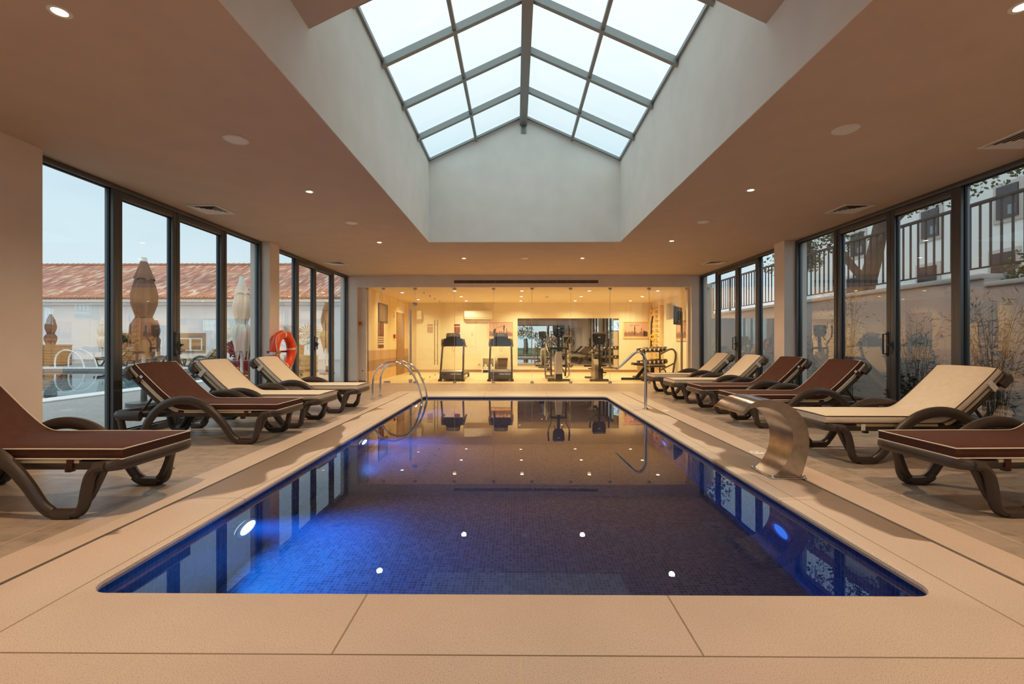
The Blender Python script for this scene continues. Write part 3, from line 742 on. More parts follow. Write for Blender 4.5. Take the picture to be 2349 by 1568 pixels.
for x0, x1, z0, z1 in ((-1.93, 1.93, .04, .052), (-1.93, 1.93, -.052, -.04), (-1.93, -1.915, -.04, .04), (1.915, 1.93, -.04, .04)): mb.box(x0, x1, -.012, -.0005, z0, z1)
mb.build('frame', M_wall, r)
mb = MB()
for k in range(15): mb.box(-1.915+k*.2735-.004, -1.915+k*.2735+.004, -.01, -.001, -.04, .04)
for z in (-.013, .013): mb.box(-1.915, 1.915, -.009, -.002, z-.003, z+.003)
mb.build('blade', M_skirt, r)
mb = MB(); mb.box(-1.915, 1.915, -.0025, -.0006, -.04, .04); mb.build('slot', pm('vent_shade', srgb(70, 52, 38), .7), r)  # dark strip painted in as the shade inside the slot

# small fittings on the far wall and floor
r = empty('emergency_button', (-4.17, YF+.13, 1.60), 0, 'small orange emergency button box on the wall left of the gym glass', 'emergency button')
mb = MB(); mb.box(-.04, .04, -.04, -.0005, -.05, .05, .006); mb.build('box', pm('button_box', srgb(215, 150, 40), .4), r)
mb = MB(); mb.cyl((0, -.04, .01), (0, -.06, .01), .022); mb.build('button', M_red, r)
def socket(x, y, z, label, g='wall sockets and switches'):
    r = empty('wall_socket', (x, y, z), 0, label, 'wall socket', g)
    mb = MB(); mb.box(-.04, .04, -.01, -.0005, -.04, .04, .004); mb.build('plate', M_whiteP, r)
    mb = MB(); mb.cyl((0, -.0105, 0), (0, -.008, 0), .02); mb.build('outlet', M_grey, r)
socket(-4.12, YF+.13, .34, 'small white wall socket low down left of the gym glass')
r = empty('floor_drain', (-3.02, 3.92, 0), 0, 'round steel floor drain by the near left lounger', 'floor drain')
mb = MB(); mb.lathe([(.055, .0005), (.055, .003), (.03, .0035), (.001, .0035)], seg=20, caps=False); mb.build('grate', M_brush, r)
mb = MB()
for k in range(10):
    a = 2*PI*k/10; mb.box(-.006, .006, .028, .05, .0035, .0045, 0, Matrix.Rotation(a, 4, 'Z'))
mb.build('slots', M_dark, r)
r = empty('floor_inlet', (2.40, 4.55, 0), 0, 'round white plastic floor cap beside the water blade', 'floor cap')
mb = MB(); mb.lathe([(.07, .0005), (.07, .006), (.055, .009), (.001, .009)], seg=24, caps=False); mb.build('cap', M_whiteP, r)
mb = MB(); mb.cyl((.03, 0, .009), (.03, 0, .011), .008, seg=8); mb.cyl((-.03, 0, .009), (-.03, 0, .011), .008, seg=8); mb.build('screw', M_grey, r)
r = empty('floor_inlet', (2.42, 7.35, 0), 0, 'small round white floor cap beside the bent steel spout', 'floor cap')
mb = MB(); mb.lathe([(.06, .0005), (.06, .006), (.045, .009), (.001, .009)], seg=24, caps=False); mb.build('cap', M_whiteP, r)
# ------------------------------------------------------------------ gym equipment
M_letter = pm('silver_lettering', (.85, .82, .75), .4, emit=((1, .9, .7), .15))  # faint warm glow put into the letters, which are no lamps
def treadmill(x, y, label):
    r = empty('treadmill', (x, y, 0), 0, label, 'treadmill', 'treadmills in the gym')
    for s in (-1, 1):
        mb = MB(); mb.tube([(s*.325, .05, .05), (s*.315, .22, .55), (s*.305, .40, 1.02)], .035, 8, up=(1, 0, 0), asp=(.8, 1.3)); mb.build('upright', M_grey, r)
        mb = MB(); mb.tube(cr([(s*.30, .36, 1.20), (s*.325, .42, 1.08), (s*.335, .55, 1.0), (s*.335, .85, .98)], 4), .032, 8, asp=(1.1, .8)); mb.build('handrail', M_silver, r)
        mb = MB(); mb.box(s*.325-.05, s*.325+.05, -.02, .1, 0.0, .06, .012); mb.build('foot', M_black, r)
    mb = MB(); mb.prism([(0, .06), (0, .26), (.10, .325), (.50, .31), (.55, .16), (.55, .06)], 'x', -.295, .295); mb.build('motor_hood', M_grey, r)
    mb = MB(); mb.prism([(.02, .275), (.1, .327), (.48, .314), (.48, .30), (.1, .31)], 'x', -.297, .297); mb.build('hood_trim', M_silver, r)
    mb = MB(); mb.box(-.30, .30, .5, 1.95, .10, .19, .02); mb.box(-.25, .25, .2, .5, .03, .1, .01)
    for s in (-1, 1): mb.box(s*.3-.03, s*.3+.03, 1.75, 1.82, 0, .12, .006)
    mb.build('deck', M_grey, r)
    mb = MB(); mb.box(-.25, .25, .56, 1.93, .188, .196, .003); mb.build('running_belt', M_black, r)
    # console: dark shield rising from a low bar to a rounded head
    mb = MB(); mb.prism([(-.345, .985), (.345, .985), (.335, 1.03), (.275, 1.20), (.205, 1.225), (.2, 1.34), (.17, 1.36), (-.17, 1.36), (-.2, 1.34), (-.205, 1.225), (-.275, 1.20), (-.335, 1.03)], 'y', .385, .445); c = mb.build('console', pm('console_shell', (.045, .047, .055), .3), r)
    mb = MB(); mb.prism([(-.205, 1.265), (.205, 1.265), (.195, 1.35), (.165, 1.372), (-.165, 1.372), (-.195, 1.35)], 'y', .35, .395); cp = mb.build('console_cap', M_silver, r)
    for s in (-1, 1):
        mb = MB(); mb.tube([(s*.345, .40, 1.0), (s*.30, .40, 1.17), (s*.26, .40, 1.215)], .018, 8); mb.build('console_edge', M_silver, c)
    mb = MB(); mb.tube(cr([(-.03, .40, .985), (-.02, .40, .86), (.02, .40, .84), (.05, .40, .985)], 5), .003, 5); mb.build('safety_cord', M_black, r)
    mb = MB(); mb.box(-.21, -.13, -.012, .0, .17, .215, .004); mb.build('power_switch', M_black, r)
    mb = MB(); mb.tube(cr([(-.17, -.012, .18), (-.16, -.03, .12), (-.05, -.02, .085), (.02, -.015, .075)], 5), .006, 6); mb.build('power_cord', M_black, r)
    F = Matrix.Translation((.13, -.002, .205)) @ Matrix.Rotation(PI/2, 4, 'X') @ Matrix.Scale(1.5, 4, (1, 0, 0))
    text_mesh('hood_lettering', 'MATRIX', .058, M_letter, r, F)
    F = Matrix.Translation((.0, .348, 1.315)) @ Matrix.Rotation(PI/2, 4, 'X') @ Matrix.Scale(1.5, 4, (1, 0, 0))
    text_mesh('console_lettering', 'MATRIX', .035, M_letter, cp, F)
    return r
treadmill(-1.82, 12.85, 'black and silver treadmill behind the gym glass, leftmost machine')
treadmill(-.43, 12.85, 'black and silver treadmill in front of the wicker bin and towel shelf')

# elliptical trainer
r = empty('elliptical_trainer', (1.22, 12.9, 0), 0, 'tall elliptical trainer with pale front shroud and moving handles, before the gym mirror', 'elliptical trainer')
mb = MB(); mb.box(-.30, .30, -.04, .04, .01, .07, .02); mb.box(-.26, .26, 1.5, 1.58, .01, .07, .02); mb.box(-.05, .05, .0, 1.55, .04, .10, .01)
for x in (-.28, .28): mb.cyl((x, -.05, .035), (x, .05, .035), .036, seg=10)
mb.build('base', M_grey, r)
mb = MB()
ZP = [(.05, .11), (.14, .10), (.3, .095), (.5, .09), (.7, .085), (.84, .075)]
mb.rings([[(-w, -.02-.08*math.sin(PI*z/.9), z), (w, -.02-.08*math.sin(PI*z/.9), z), (w, .16, z), (-w, .16, z)] for z, w in ZP]); mb.build('front_shroud', pm('pale_shroud', (.58, .54, .5), .4), r)
mb = MB(); mb.box(-.095, .095, -.075, -.02, .055, .21, .01); mb.build('shroud_foot', M_black, r)
mb = MB(); mb.lathe([(.32, -.05), (.34, -.03), (.34, .03), (.32, .05)], (0, .6, .42), 24, Matrix.Rotation(PI/2, 4, 'Y')); mb.build('drive_housing', M_grey, r)
mb = MB(); mb.tube([(0, .06, .8), (0, .10, 1.33)], .045, 10, asp=(1, .9)); mb.build('mast', M_black, r)
mb = MB(); mb.prism([(-.10, 1.26), (.10, 1.26), (.155, 1.34), (.17, 1.56), (.15, 1.6), (-.15, 1.6), (-.17, 1.56), (-.155, 1.34)], 'y', .03, .11); c = mb.build('console', M_black, r)
mb = MB(); mb.box(-.03, .03, .026, .03, 1.495, 1.515); mb.build('console_badge', M_letter, c)
mb = MB(); mb.box(-.15, .15, .0, .03, 1.585, 1.605, .004); mb.build('console_rim', M_silver, c)
mb = MB(); mb.box(-.24, .24, .05, .10, .91, .965, .01); mb.build('cross_arm', M_black, r)
for s in (-1, 1):
    mb = MB(); mb.tube(cr([(s*.20, .075, .94), (s*.22, .07, 1.1), (s*.29, .02, 1.25), (s*.30, 0, 1.42), (s*.285, .0, 1.58)], 5), .018, 8); h = mb.build('moving_handle', M_silver, r)
    mb = MB(); mb.tube([(s*.298, .004, 1.33), (s*.30, 0, 1.42), (s*.285, 0, 1.585)], .024, 8); mb.build('grip', M_black, h)
    mb = MB(); mb.tube(cr([(s*.21, .075, .94), (s*.215, .08, .6), (s*.21, .10, .3), (s*.19, .16, .14)], 5), .024, 8); mb.build('link_arm', M_grey, r)
    mb = MB(); mb.tube(cr([(s*.33, .35, 1.06), (s*.34, .25, .98), (s*.29, .15, .82), (s*.2, .10, .74), (s*.12, .08, .73)], 5), .018, 8); mb.build('hand_grip_loop', M_silver, r)
    mb = MB(); mb.tube([(s*.21, .14, .16), (s*.2, .9, .30), (s*.19, 1.3, .34)], .022, 8); ft = mb.build('foot_link', M_grey, r)
    mb = MB(); mb.box(s*.2-.075, s*.2+.075, .75, 1.1, .31+.06*s, .37+.06*s, .015); mb.build('pedal', M_black, r)
    mb = MB(); mb.tube(cr([(s*.09, .12, 1.30), (s*.12, .05, 1.2), (s*.13, .01, 1.16)], 4), .016, 8); mb.build('fixed_grip', M_silver, r)
mb = MB(); mb.tube(cr([(-.36, .5, .95), (-.37, .3, .5), (-.36, .2, .14), (-.32, .16, .08), (-.1, .15, .08)], 5), .024, 8); mb.build('side_frame', M_silver, r)
mb = MB(); mb.tube(cr([(.28, .5, .55), (.33, .35, .3), (.31, .25, .15), (.22, .2, .1)], 5), .022, 8); mb.build('side_frame', M_silver, r)

# upright bike
r = empty('exercise_bike', (2.36, 12.9, 0), 0, 'black upright exercise bike in front of the right part of the gym mirror', 'exercise bike')
mb = MB(); mb.box(-.26, .26, -.04, .04, .01, .07, .02)
for x in (-.23, .23): mb.cyl((x, -.05, .035), (x, .05, .035), .036, seg=10)
mb.box(-.26, .1, .95, 1.03, .01, .07, .02); mb.box(-.04, .04, 0, 1.0, .05, .10, .01); mb.build('base', M_grey, r)
mb = MB(); mb.prism([(.02, .06), (.0, .33), (.10, .44), (.32, .62), (.55, .50), (.78, .2), (.75, .06)], 'x', -.11, .03); mb.build('drive_housing', M_silver, r)
mb = MB(); mb.box(-.02, .11, -.03, .06, .07, .37, .012); mb.build('front_box', M_black, r)
mb = MB(); mb.tube([(.03, .03, .36), (.02, .10, 1.08)], .036, 10); mb.build('mast', M_black, r)
mb = MB(); mb.prism([(-.12, 1.04), (.14, 1.04), (.185, 1.12), (.2, 1.30), (.19, 1.36), (-.17, 1.36), (-.18, 1.30), (-.165, 1.12)], 'y', .04, .12); c = mb.build('console', M_black, r)
mb = MB(); mb.box(-.17, .19, .0, .04, 1.335, 1.385, .012); mb.build('console_rim', M_silver, c)
mb = MB(); mb.box(-.02, .045, .036, .04, 1.235, 1.255); mb.build('console_badge', M_letter, c)
mb = MB(); mb.tube(cr([(-.27, .30, 1.09), (-.26, .16, 1.06), (-.24, .06, 1.0), (-.18, .05, .92), (-.09, .05, .86), (.02, .06, .85), (.13, .05, .86), (.22, .05, .92), (.28, .06, 1.0), (.30, .16, 1.06), (.31, .3, 1.09)], 4), .018, 8); mb.build('handlebar', M_black, r)
for x in (-.24, .28):
    mb = MB(); mb.tube([(x, .06, 1.02), (x+(.01 if x > 0 else -.01), .05, 1.22)], .022, 8); mb.build('grip', M_black, r)
mb = MB(); mb.cyl((-.06, .62, .5), (-.06, .66, .80), .024, seg=10); mb.build('seat_post', M_chrome, r)
mb = MB(); mb.rings([[(-.06+w*math.cos(2*PI*k/12), .52+y+.0*k, .80+.04*math.sin(2*PI*k/12)) for k in range(12)] for y, w in ((0, .03), (.06, .05), (.14, .09), (.22, .13), (.28, .12), (.31, .06))]); mb.build('saddle', M_black, r)
for s in (-1, 1):
    mb = MB(); mb.tube([(s*.1-.04, .3, .3), (s*.13-.04, .3-.12*s, .3-.05*s)], .013, 6); k = mb.build('crank', M_grey, r)
    mb = MB(); mb.box(s*.19-.05, s*.19-.05+.1, .25-.12*s, .35-.12*s, .27-.05*s, .30-.05*s, .008); mb.build('pedal', M_black, k)
mb = MB(); mb.torus((.14, .12, .2), .06, .006, 'y', 20, 6); mb.build('cable_loop', M_black, r)

# weight bench
r = empty('weight_bench', (3.62, 12.95, 0), 0, 'black adjustable weight bench in front of the dumbbell rack', 'weight bench')
mb = MB(); mb.box(-.05, .52, -.04, .04, .01, .07, .01); mb.box(-.55, .15, .28, .36, .01, .08, .01); mb.box(.2, .28, 0, .5, .02, .07, .01); mb.build('base', M_black, r)
mb = MB(); mb.prism([(-.16, .08), (.1, .40), (.18, .40), (-.04, .08)], 'y', .28, .36); mb.tube([(.06, .1, .42), (.32, .05, .06)], .028, 8); mb.prism([(.2, .06), (.22, .42), (.31, .42), (.3, .06)], 'y', -.03, .03); mb.build('frame', M_blackM, r)
mb = MB(); mb.prism([(-.3, .46), (-.28, .53), (.05, .50), (.05, .43)], 'y', -.12, .2); mb.box(.06, .6, -.12, .2, .395, .46, .015); mb.build('pad', pm('bench_pad', (.09, .075, .055), .5), r)

# dumbbell rack with twelve dumbbells
RA = math.radians(28); R0 = (4.12, 14.25)
r = empty('dumbbell_rack', (R0[0], R0[1], 0), RA, 'grey two tier dumbbell rack in the right corner of the gym', 'dumbbell rack')
mb = MB(); mb.tube([(-.05, .1, .03), (-.05, .1, .95)], .045, 8); mb.tube([(.62, .1, .03), (.62, .1, .85)], .03, 8); mb.build('post', M_grey, r)
for z in (.43, .82):
    mb = MB()
    for y in (-.1, .1): mb.box(-.30, .62, y-.02, y+.02, z-.03, z, .004)
    mb.build('shelf', M_grey, r)
mb = MB(); mb.tube(cr([(.35, -.2, .74), (.62, -.3, .88), (.78, -.33, .86), (.85, -.34, .70), (.80, -.32, .35), (.75, -.3, .02)], 5), .03, 8)
mb.tube([(.79, -.32, .44), (.35, -.2, .24)], .025, 8); mb.tube(cr([(.40, -.22, .3), (.50, -.25, .2), (.52, -.26, .02)], 4), .025, 8); mb.build('side_tube', M_grey, r)
mb = MB(); mb.box(-.3, .7, .3, .36, .0, .05, .01); mb.box(-.1, 0, -.25, .36, 0, .05, .01); mb.build('foot', M_grey, r)
mb = MB(); Y_ = Matrix.Rotation(PI/2, 4, 'X')
mb.lathe([(.018, -.06), (.018, .06)], (0, 0, 0), 8, Y_); h0 = None
def dumbbell(sc, loc, rot, label, first=[None]):
    if first[0] is None:
        d = empty('dumbbell'); m1 = MB(); m1.lathe([(.016, -.07), (.016, .07)], (0, 0, 0), 10, Y_); m1.build('handle', M_chrome, d)
        for s in (-1, 1):
            m2 = MB(); m2.lathe([(.03, s*.06), (.05, s*.066), (.05, s*.13), (.042, s*.14)], (0, 0, 0), 8, Y_); h_ = m2.build('weight_head', M_black, d); m3 = MB(); m3.lathe([(.036, s*.1395), (.034, s*.144), (.001, s*.144)], (0, 0, 0), 10, Y_, caps=False); m3.build('highlight_cap', M_chrome, h_)  # chrome discs added to read as highlights on the black heads
        first[0] = d
    else: d = copy_tree(first[0])
    d.location = loc; d.rotation_euler = rot; d.scale = (sc,)*3
    tag(d, label, 'dumbbell', 'dumbbells on the two tier rack'); return d
o_n = ['leftmost', 'second from left', 'third from left', 'third from right', 'second from right', 'rightmost']
ca, sa = math.cos(RA), math.sin(RA)
for t_, z in (('upper', .82), ('lower', .43)):
    for i in range(6):
        lx = -.25+.165*i; sc = 1.12+.07*i
        dumbbell(sc, (R0[0]+lx*ca, R0[1]+lx*sa, z+.05*sc+.003), (0, 0, RA+.15), 'black chrome handled dumbbell on the %s rack shelf, %s' % (t_, o_n[i]))
mb.bm.free()

o = MB(); o.sphere((0, 0, 0), .25, 24); o = o.build('exercise_ball', pm('ball_rubber', srgb(150, 132, 104), .3), smooth=180, loc=(4.40, 15.6, .25)); tag(o, 'pale grey exercise ball on the floor behind the weight bench', 'exercise ball')
# wall bars
r = empty('wall_bars', (GR, 16.2, 0), 0, 'pale wooden wall bars fixed in the back right gym corner', 'wall bars')
for y in (-.55, 0.05, .6):
    mb = MB(); mb.box(-.13, -.001, y-.035, y+.035, .06, 2.38, .006); mb.build('upright', M_wood, r)
for k in range(13):
    z = .22+.17*k; mb = MB(); mb.cyl((-.09, -.55, z), (-.09, .6, z), .018, seg=8); mb.build('rung', M_wood, r)
r = empty('suspension_strap', (4.84, 16.3, 0), 0, 'black suspension strap with yellow grips hanging from the wall bars', 'exercise strap')
mb = MB(); mb.tube([(.06, 0, 2.05), (0, -.02, 1.75), (-.01, -.02, .95)], .028, 6, asp=(1, .5)); mb.build('webbing', M_black, r)
mb = MB(); mb.tube([(.07, 0, 2.2), (.06, 0, 2.05)], .008, 6); mb.build('hook_cord', M_whiteP, r)
mb = MB(); mb.torus((.02, -.06, 1.30), .07, .02, 'y', 16, 6); mb.box(-.02, .1, -.1, -.04, 1.16, 1.24, .02); mb.build('grip', pm('yellow_rubber', srgb(240, 200, 30), .5), r)

# television on a pole
r = empty('television', (4.80, 13.2, 0), 0, 'flat television on a floor pole at the right gym wall, seen from behind', 'television')
mb = MB(); mb.cyl((0, 0, .02), (0, 0, 1.98), .032, seg=12); mb.build('pole', M_silver, r)
mb = MB(); mb.lathe([(.19, .001), (.19, .015), (.05, .03), (.035, .03)], seg=24); mb.build('foot_plate', M_silver, r)
A = Matrix.Translation((-.07, .03, 1.86)) @ Matrix.Rotation(math.radians(123-90), 4, 'Z')   # screen looks toward -x and +y
A = Matrix.Translation((-.09, .06, 1.87)) @ Matrix(((math.cos(math.radians(57)), -math.sin(math.radians(57)), 0, 0), (math.sin(math.radians(57)), math.cos(math.radians(57)), 0, 0), (0, 0, 1, 0), (0, 0, 0, 1)))
mb = MB(); mb.box(-.42, .42, -.025, .025, -.26, .26, .008, A); c = mb.build('cabinet', M_black, r)
def screen_mat():
    m, nt, out = newmat('tv_picture'); g = G(nt)
    tc = g('TexCoord').outputs['Generated']
    n = g('TexNoise', {'Vector': tc, 'Scale': 4., 'Detail': 1.}).outputs['Fac']
    c = g.ramp(n, [(.3, (.1, .25, .8)), (.45, (.75, .85, .9)), (.55, (.85, .9, .8)), (.65, (.5, .7, .1)), (.75, (.8, .7, .1))])
    e = g('Emission', {'Color': c, 'Strength': 1.2}); nt.links.new(e.outputs[0], out.inputs[0]); return m
mb = MB(); mb.quad(*[A @ V(p) for p in ((-.395, .0265, -.235), (.395, .0265, -.235), (.395, .0265, .235), (-.395, .0265, .235))]); mb.build('screen', screen_mat(), r)
mb = MB(); mb.box(-.1, .1, -.07, -.025, -.12, .14, .006, A); mb.tube([(0, 0, 1.85), A @ V((0, -.05, 0))], .03, 8); mb.build('bracket', M_black, r)

# gym lights
gx, gy = [-1.75, .18, 2.1, 4.05], [13.0, 14.6, 16.1]
rn, cn = ['front row nearest the glass', 'middle row', 'back row'], ['first from the left', 'second from the left', 'third from the left', 'fourth from the left']
GWT = (1, .66, .31)
for j, y in enumerate(gy):
    for i, x in enumerate(gx): downlight(x, y, GZ, 'round gym ceiling light, %s, %s' % (rn[j], cn[i]), 'gym ceiling lights', 105, .06, M_lensg, GWT)
downlight(-3.35, 13.4, GZ, 'round ceiling light in the corridor left of the gym, nearer one', 'corridor ceiling lights', 75, .06, M_lensg, GWT)
downlight(-3.35, 15.6, GZ, 'round ceiling light in the corridor left of the gym, by the back wall', 'corridor ceiling lights', 75, .06, M_lensg, GWT)
r = empty('smoke_detector', (1.0, 14.6, GZ), 0, 'small round smoke detector on the gym ceiling', 'smoke detector')
mb = MB(); mb.lathe([(.05, -.0005), (.05, -.02), (.03, -.04), (.001, -.042)], seg=16, caps=False); mb.build('body', M_whiteP, r)
mb = MB(); mb.lathe([(.052, -.018), (.054, -.022), (.046, -.026)], seg=16, caps=False); mb.build('slot', M_grey, r)

# things on the gym walls
yb = GB
mir = MB(); mir.box(.07, 3.82, yb-.008, yb-.0006, .095, 1.99)
m_, nt_, out_ = newmat('mirror_silver'); g_ = G(nt_); nt_.links.new(g_('BsdfGlossy', {'Color': (.82, .83, .8, 1), 'Roughness': 0.0}).outputs[0], out_.inputs[0])
o = mir.build('wall_mirror', m_, smooth=0); tag(o, 'wide frameless mirror on the back wall of the gym', 'mirror')
r = empty('air_conditioner', (-1.375, yb+.002, 2.115), 0, 'white split air conditioner high on the back gym wall', 'air conditioner')
mb = MB(); mb.prism([(-.001, -.15), (-.001, .15), (-.17, .15), (-.2, .10), (-.2, -.08), (-.15, -.15)], 'x', -.515, .515); mb.build('housing', M_whiteP, r)
mb = MB(); mb.box(-.47, .47, -.19, -.15, -.155, -.125, .004); mb.build('air_flap', M_white, r)
def picture(x, y, z, w, h, rz, label, arr):
    r = empty('framed_picture', (x, y, z), rz, label, 'picture', 'framed prints in the gym'); a, b = w/2, h/2
    mb = MB(); f = .04
    for x0, x1, z0, z1 in ((-a, a, -b, -b+f), (-a, a, b-f, b), (-a, -a+f, -b+f, b-f), (a-f, a, -b+f, b-f)): mb.box(x0, x1, -.03, -.001, z0, z1, .004)
    mb.build('frame', M_wood, r)
    mb = MB(); a -= f; b -= f
    def fl(pts, m, d): mb.mi = m; mb.quad(*[(u, -.012-d, v) for u, v in pts])
    fl([(-a, -b), (a, -b), (a, b), (-a, b)], 0, 0)
    fl([(-a, -b), (a, -b), (a, -b+.05), (-a, -b+.05)], 3, .0008)
    rr = random.Random(int(x*100)); u = -a
    while u < a-.01:
        du = min(rr.uniform(.02, .05), a-u); t = -b+.05+rr.uniform(.10, .20) + (.16 if abs(u-.18) < .02 else 0)
        fl([(u, -b+.05), (u+du, -b+.05), (u+du, t), (u, t)], 1, .0005); u += du
    for pts in arr: fl(pts, 2, .0012)
    mb.build('print', [pm('print_sky', srgb(215, 175, 160), .6), pm('print_city', srgb(140, 112, 102), .6), pm('print_figure', srgb(60, 45, 40), .6), pm('print_ground', srgb(200, 165, 140), .6)], r, smooth=0)
dancer = [[(-.08, -.2), (-.05, -.2), (-.03, .0), (-.06, .0)], [(-.07, .0), (-.02, .0), (-.03, .1), (-.06, .1)], [(-.06, .10), (-.03, .10), (-.03, .14), (-.06, .14)],
          [(-.24, .155), (.13, .165), (.13, .175), (-.24, .17)], [(.28, -.24), (.42, -.24), (.42, -.08), (.28, -.02)]]
dancer2 = [[(.10, -.2), (.12, -.2), (.13, .02), (.10, .02)], [(.08, .02), (.13, .02), (.15, .14), (.10, .14)], [(.1, .14), (.14, .14), (.13, .18), (.10, .18)],
           [(-.15, .08), (.09, .13), (.09, .145), (-.15, .09)], [(-.3, -.22), (-.22, -.22), (-.18, .06), (-.26, .02)]]
picture(-.55, yb, 1.565, .94, .64, 0, 'framed print of a dancer before a skyline, above the second treadmill', dancer2)
picture(4.45, yb, 1.565, .96, .64, 0, 'framed print of a balancing dancer, between mirror and wall bars', dancer)
picture(GR, 13.88, 1.46, .9, .62, -PI/2, 'framed print on the right gym wall behind the television pole', dancer[:3])
maroon = pm('maroon_sign', srgb(125, 62, 45), .5)
r = empty('wall_sign', (-2.175, yb, 1.62), 0, 'small maroon notice board on the back wall above the left treadmill', 'sign')
mb = MB(); mb.box(-.105, .105, -.012, -.001, .09, .16, .002); mb.build('header', maroon, r)
mb = MB(); mb.box(-.105, .105, -.012, -.001, -.16, .06, .002); mb.build('panel', maroon, r)
mb = MB(); mb.box(-.1, .1, -.008, -.001, .06, .09); mb.build('title_strip', M_cream, r)
mb = MB()
for k in range(5): mb.box(-.09, .06-.02*(k % 3), -.0135, -.012, .03-.04*k, .038-.04*k)
mb.build('lines', pm('sign_text', srgb(190, 130, 110), .6), r)
r = empty('information_board', (GL-.002, 13.45, 1.335), PI/2, 'tall maroon and white information board on the corridor tiles', 'information board')
mb = MB(); mb.box(-.28, .28, -.012, -.001, -.40, .40, .002); mb.build('backing', M_cream, r)
mb = MB(); mb.box(-.28, .28, -.015, -.012, -.06, .40)
for z in (-.11, -.17, -.23): mb.box(-.28, .28, -.015, -.012, z-.013, z+.013)
mb.box(-.28, .28, -.015, -.012, -.40, -.30); mb.build('panel', pm('maroon_board', srgb(100, 55, 38), .5), r)
mb = MB(); rr = random.Random(3)
for k in range(8):
    for c in (-.23, .02): mb.box(c, c+rr.uniform(.08, .18), -.017, -.015, .33-.045*k, .342-.045*k)
mb.build('lines', pm('board_text', srgb(190, 150, 120), .6), r)
r = empty('wall_screen', (GL, 13.65, 1.98), PI/2, 'dark grey recessed panel above the information board in the corridor', 'panel')
mb = MB(); mb.box(-.46, .46, -.03, -.001, -.28, .28, .005); mb.build('frame', M_grey, r)
mb = MB(); mb.box(-.43, .43, -.033, -.03, -.25, .25); mb.build('glass', pm('panel_face', srgb(120, 105, 90), .2), r)
r = empty('fire_sign', (GL, 14.9, 2.0), PI/2, 'small white and red fire sign high on the corridor wall', 'sign')
mb = MB(); mb.box(-.07, .07, -.006, -.001, -.13, .13); mb.build('plate', M_whiteP, r)
mb = MB(); mb.prism([(-.03, -.10), (.03, -.10), (.03, .02), (-.03, .02)], 'y', -.008, -.006); mb.prism([(-.04, .05), (.04, .05), (.0, .11)], 'y', -.008, -.006); mb.build('symbol', M_red, r)
r = empty('fire_alarm', (GL-.002, 14.95, 1.30), PI/2, 'red fire alarm call box on the corridor wall', 'fire alarm')
mb = MB(); mb.box(-.08, .08, -.05, -.001, -.06, .06, .006); mb.build('box', M_red, r)
mb = MB(); mb.box(-.03, .03, -.053, -.05, -.03, .03); mb.build('button_plate', M_whiteP, r)
r = empty('exit_sign', (GL, 15.75, 2.27), PI/2, 'small white exit sign with dark running figure above the corridor door', 'sign')
mb = MB(); mb.box(-.14, .14, -.02, -.001, -.07, .07, .003); mb.build('plate', M_whiteP, r)
mb = MB(); mb.box(-.02, .03, -.022, -.02, -.01, .05); mb.box(-.05, -.01, -.022, -.02, -.05, -.015); mb.box(.015, .04, -.022, -.02, -.05, -.01); mb.build('symbol', pm('sign_green', srgb(20, 60, 40), .5), r)
r = empty('thermostat', (-1.62, yb+.002, 1.43), 0, 'white square thermostat on the gym wall between the treadmills', 'thermostat')
mb = MB(); mb.box(-.05, .05, -.02, -.001, -.05, .05, .005); mb.build('body', M_whiteP, r)
mb = MB(); mb.box(-.03, .03, -.022, -.02, .01, .03); mb.build('display', M_grey, r)
r = empty('light_switch', (-1.62, yb, 1.02), 0, 'white light switch below the thermostat on the gym wall', 'light switch')
mb = MB(); mb.box(-.045, .045, -.012, -.001, -.045, .045, .004); mb.build('plate', M_whiteP, r)
mb = MB(); mb.box(-.028, .028, -.017, -.012, -.028, .028, .003); mb.build('rocker', M_white, r)
socket(-1.36, yb, .29, 'white wall socket left of the towel shelf')

# towel shelf, towels, wicker bin
r = empty('towel_shelf', (-1.0, 16.70, 0), 0, 'small white open box shelf holding rolled towels behind the treadmills', 'shelf')
mb = MB(); a, h = .235, .56
mb.box(-a, a, -.17, .17, h-.04, h, .003); mb.box(-a, -a+.035, -.17, .17, 0, h-.04, .003); mb.box(a-.035, a, -.17, .17, 0, h-.04, .003); mb.box(-a+.035, a-.035, .15, .17, .1, h-.04); mb.build('carcass', M_white, r)
mb = MB(); mb.box(-a+.035, a-.035, -.165, .15, .10, .13, .003); mb.build('shelf_board', M_white, r)
tw = None
for i, (x, z, n_) in enumerate(((-.145, .175, 'bottom row, far left'), (-.06, .175, 'bottom row, left of centre'), (-.10, .255, 'upper row, left'), (.06, .175, 'bottom row, right of centre'), (.145, .175, 'bottom row, far right'), (.10, .255, 'upper row, right'))):
    if tw is None:
        tw = empty('rolled_towel'); mb = MB(); mb.lathe([(.02, -.14), (.038, -.14), (.043, -.12), (.043, .12), (.038, .14), (.02, .14)], (0, 0, 0), 14, Y_); mb.build('roll', pm('towel_cotton', (.85, .82, .78), .9, bump=(120., .3)), tw)
        mb = MB(); mb.tube([(.028*(1-k/22)*math.cos(k*.9), -.142, .028*(1-k/22)*math.sin(k*.9)) for k in range(20)], .003, 5); mb.build('spiral_edge', M_tag, tw); q = tw
    else: q = copy_tree(tw)
    q.location = (-1.0+x, 16.68, z); tag(q, 'white rolled towel in the box shelf, '+n_, 'towel', 'rolled towels in the shelf')
r = empty('wicker_bin', (-.475, 16.68, 0), 0, 'tapered dark wicker bin beside the towel shelf', 'bin')
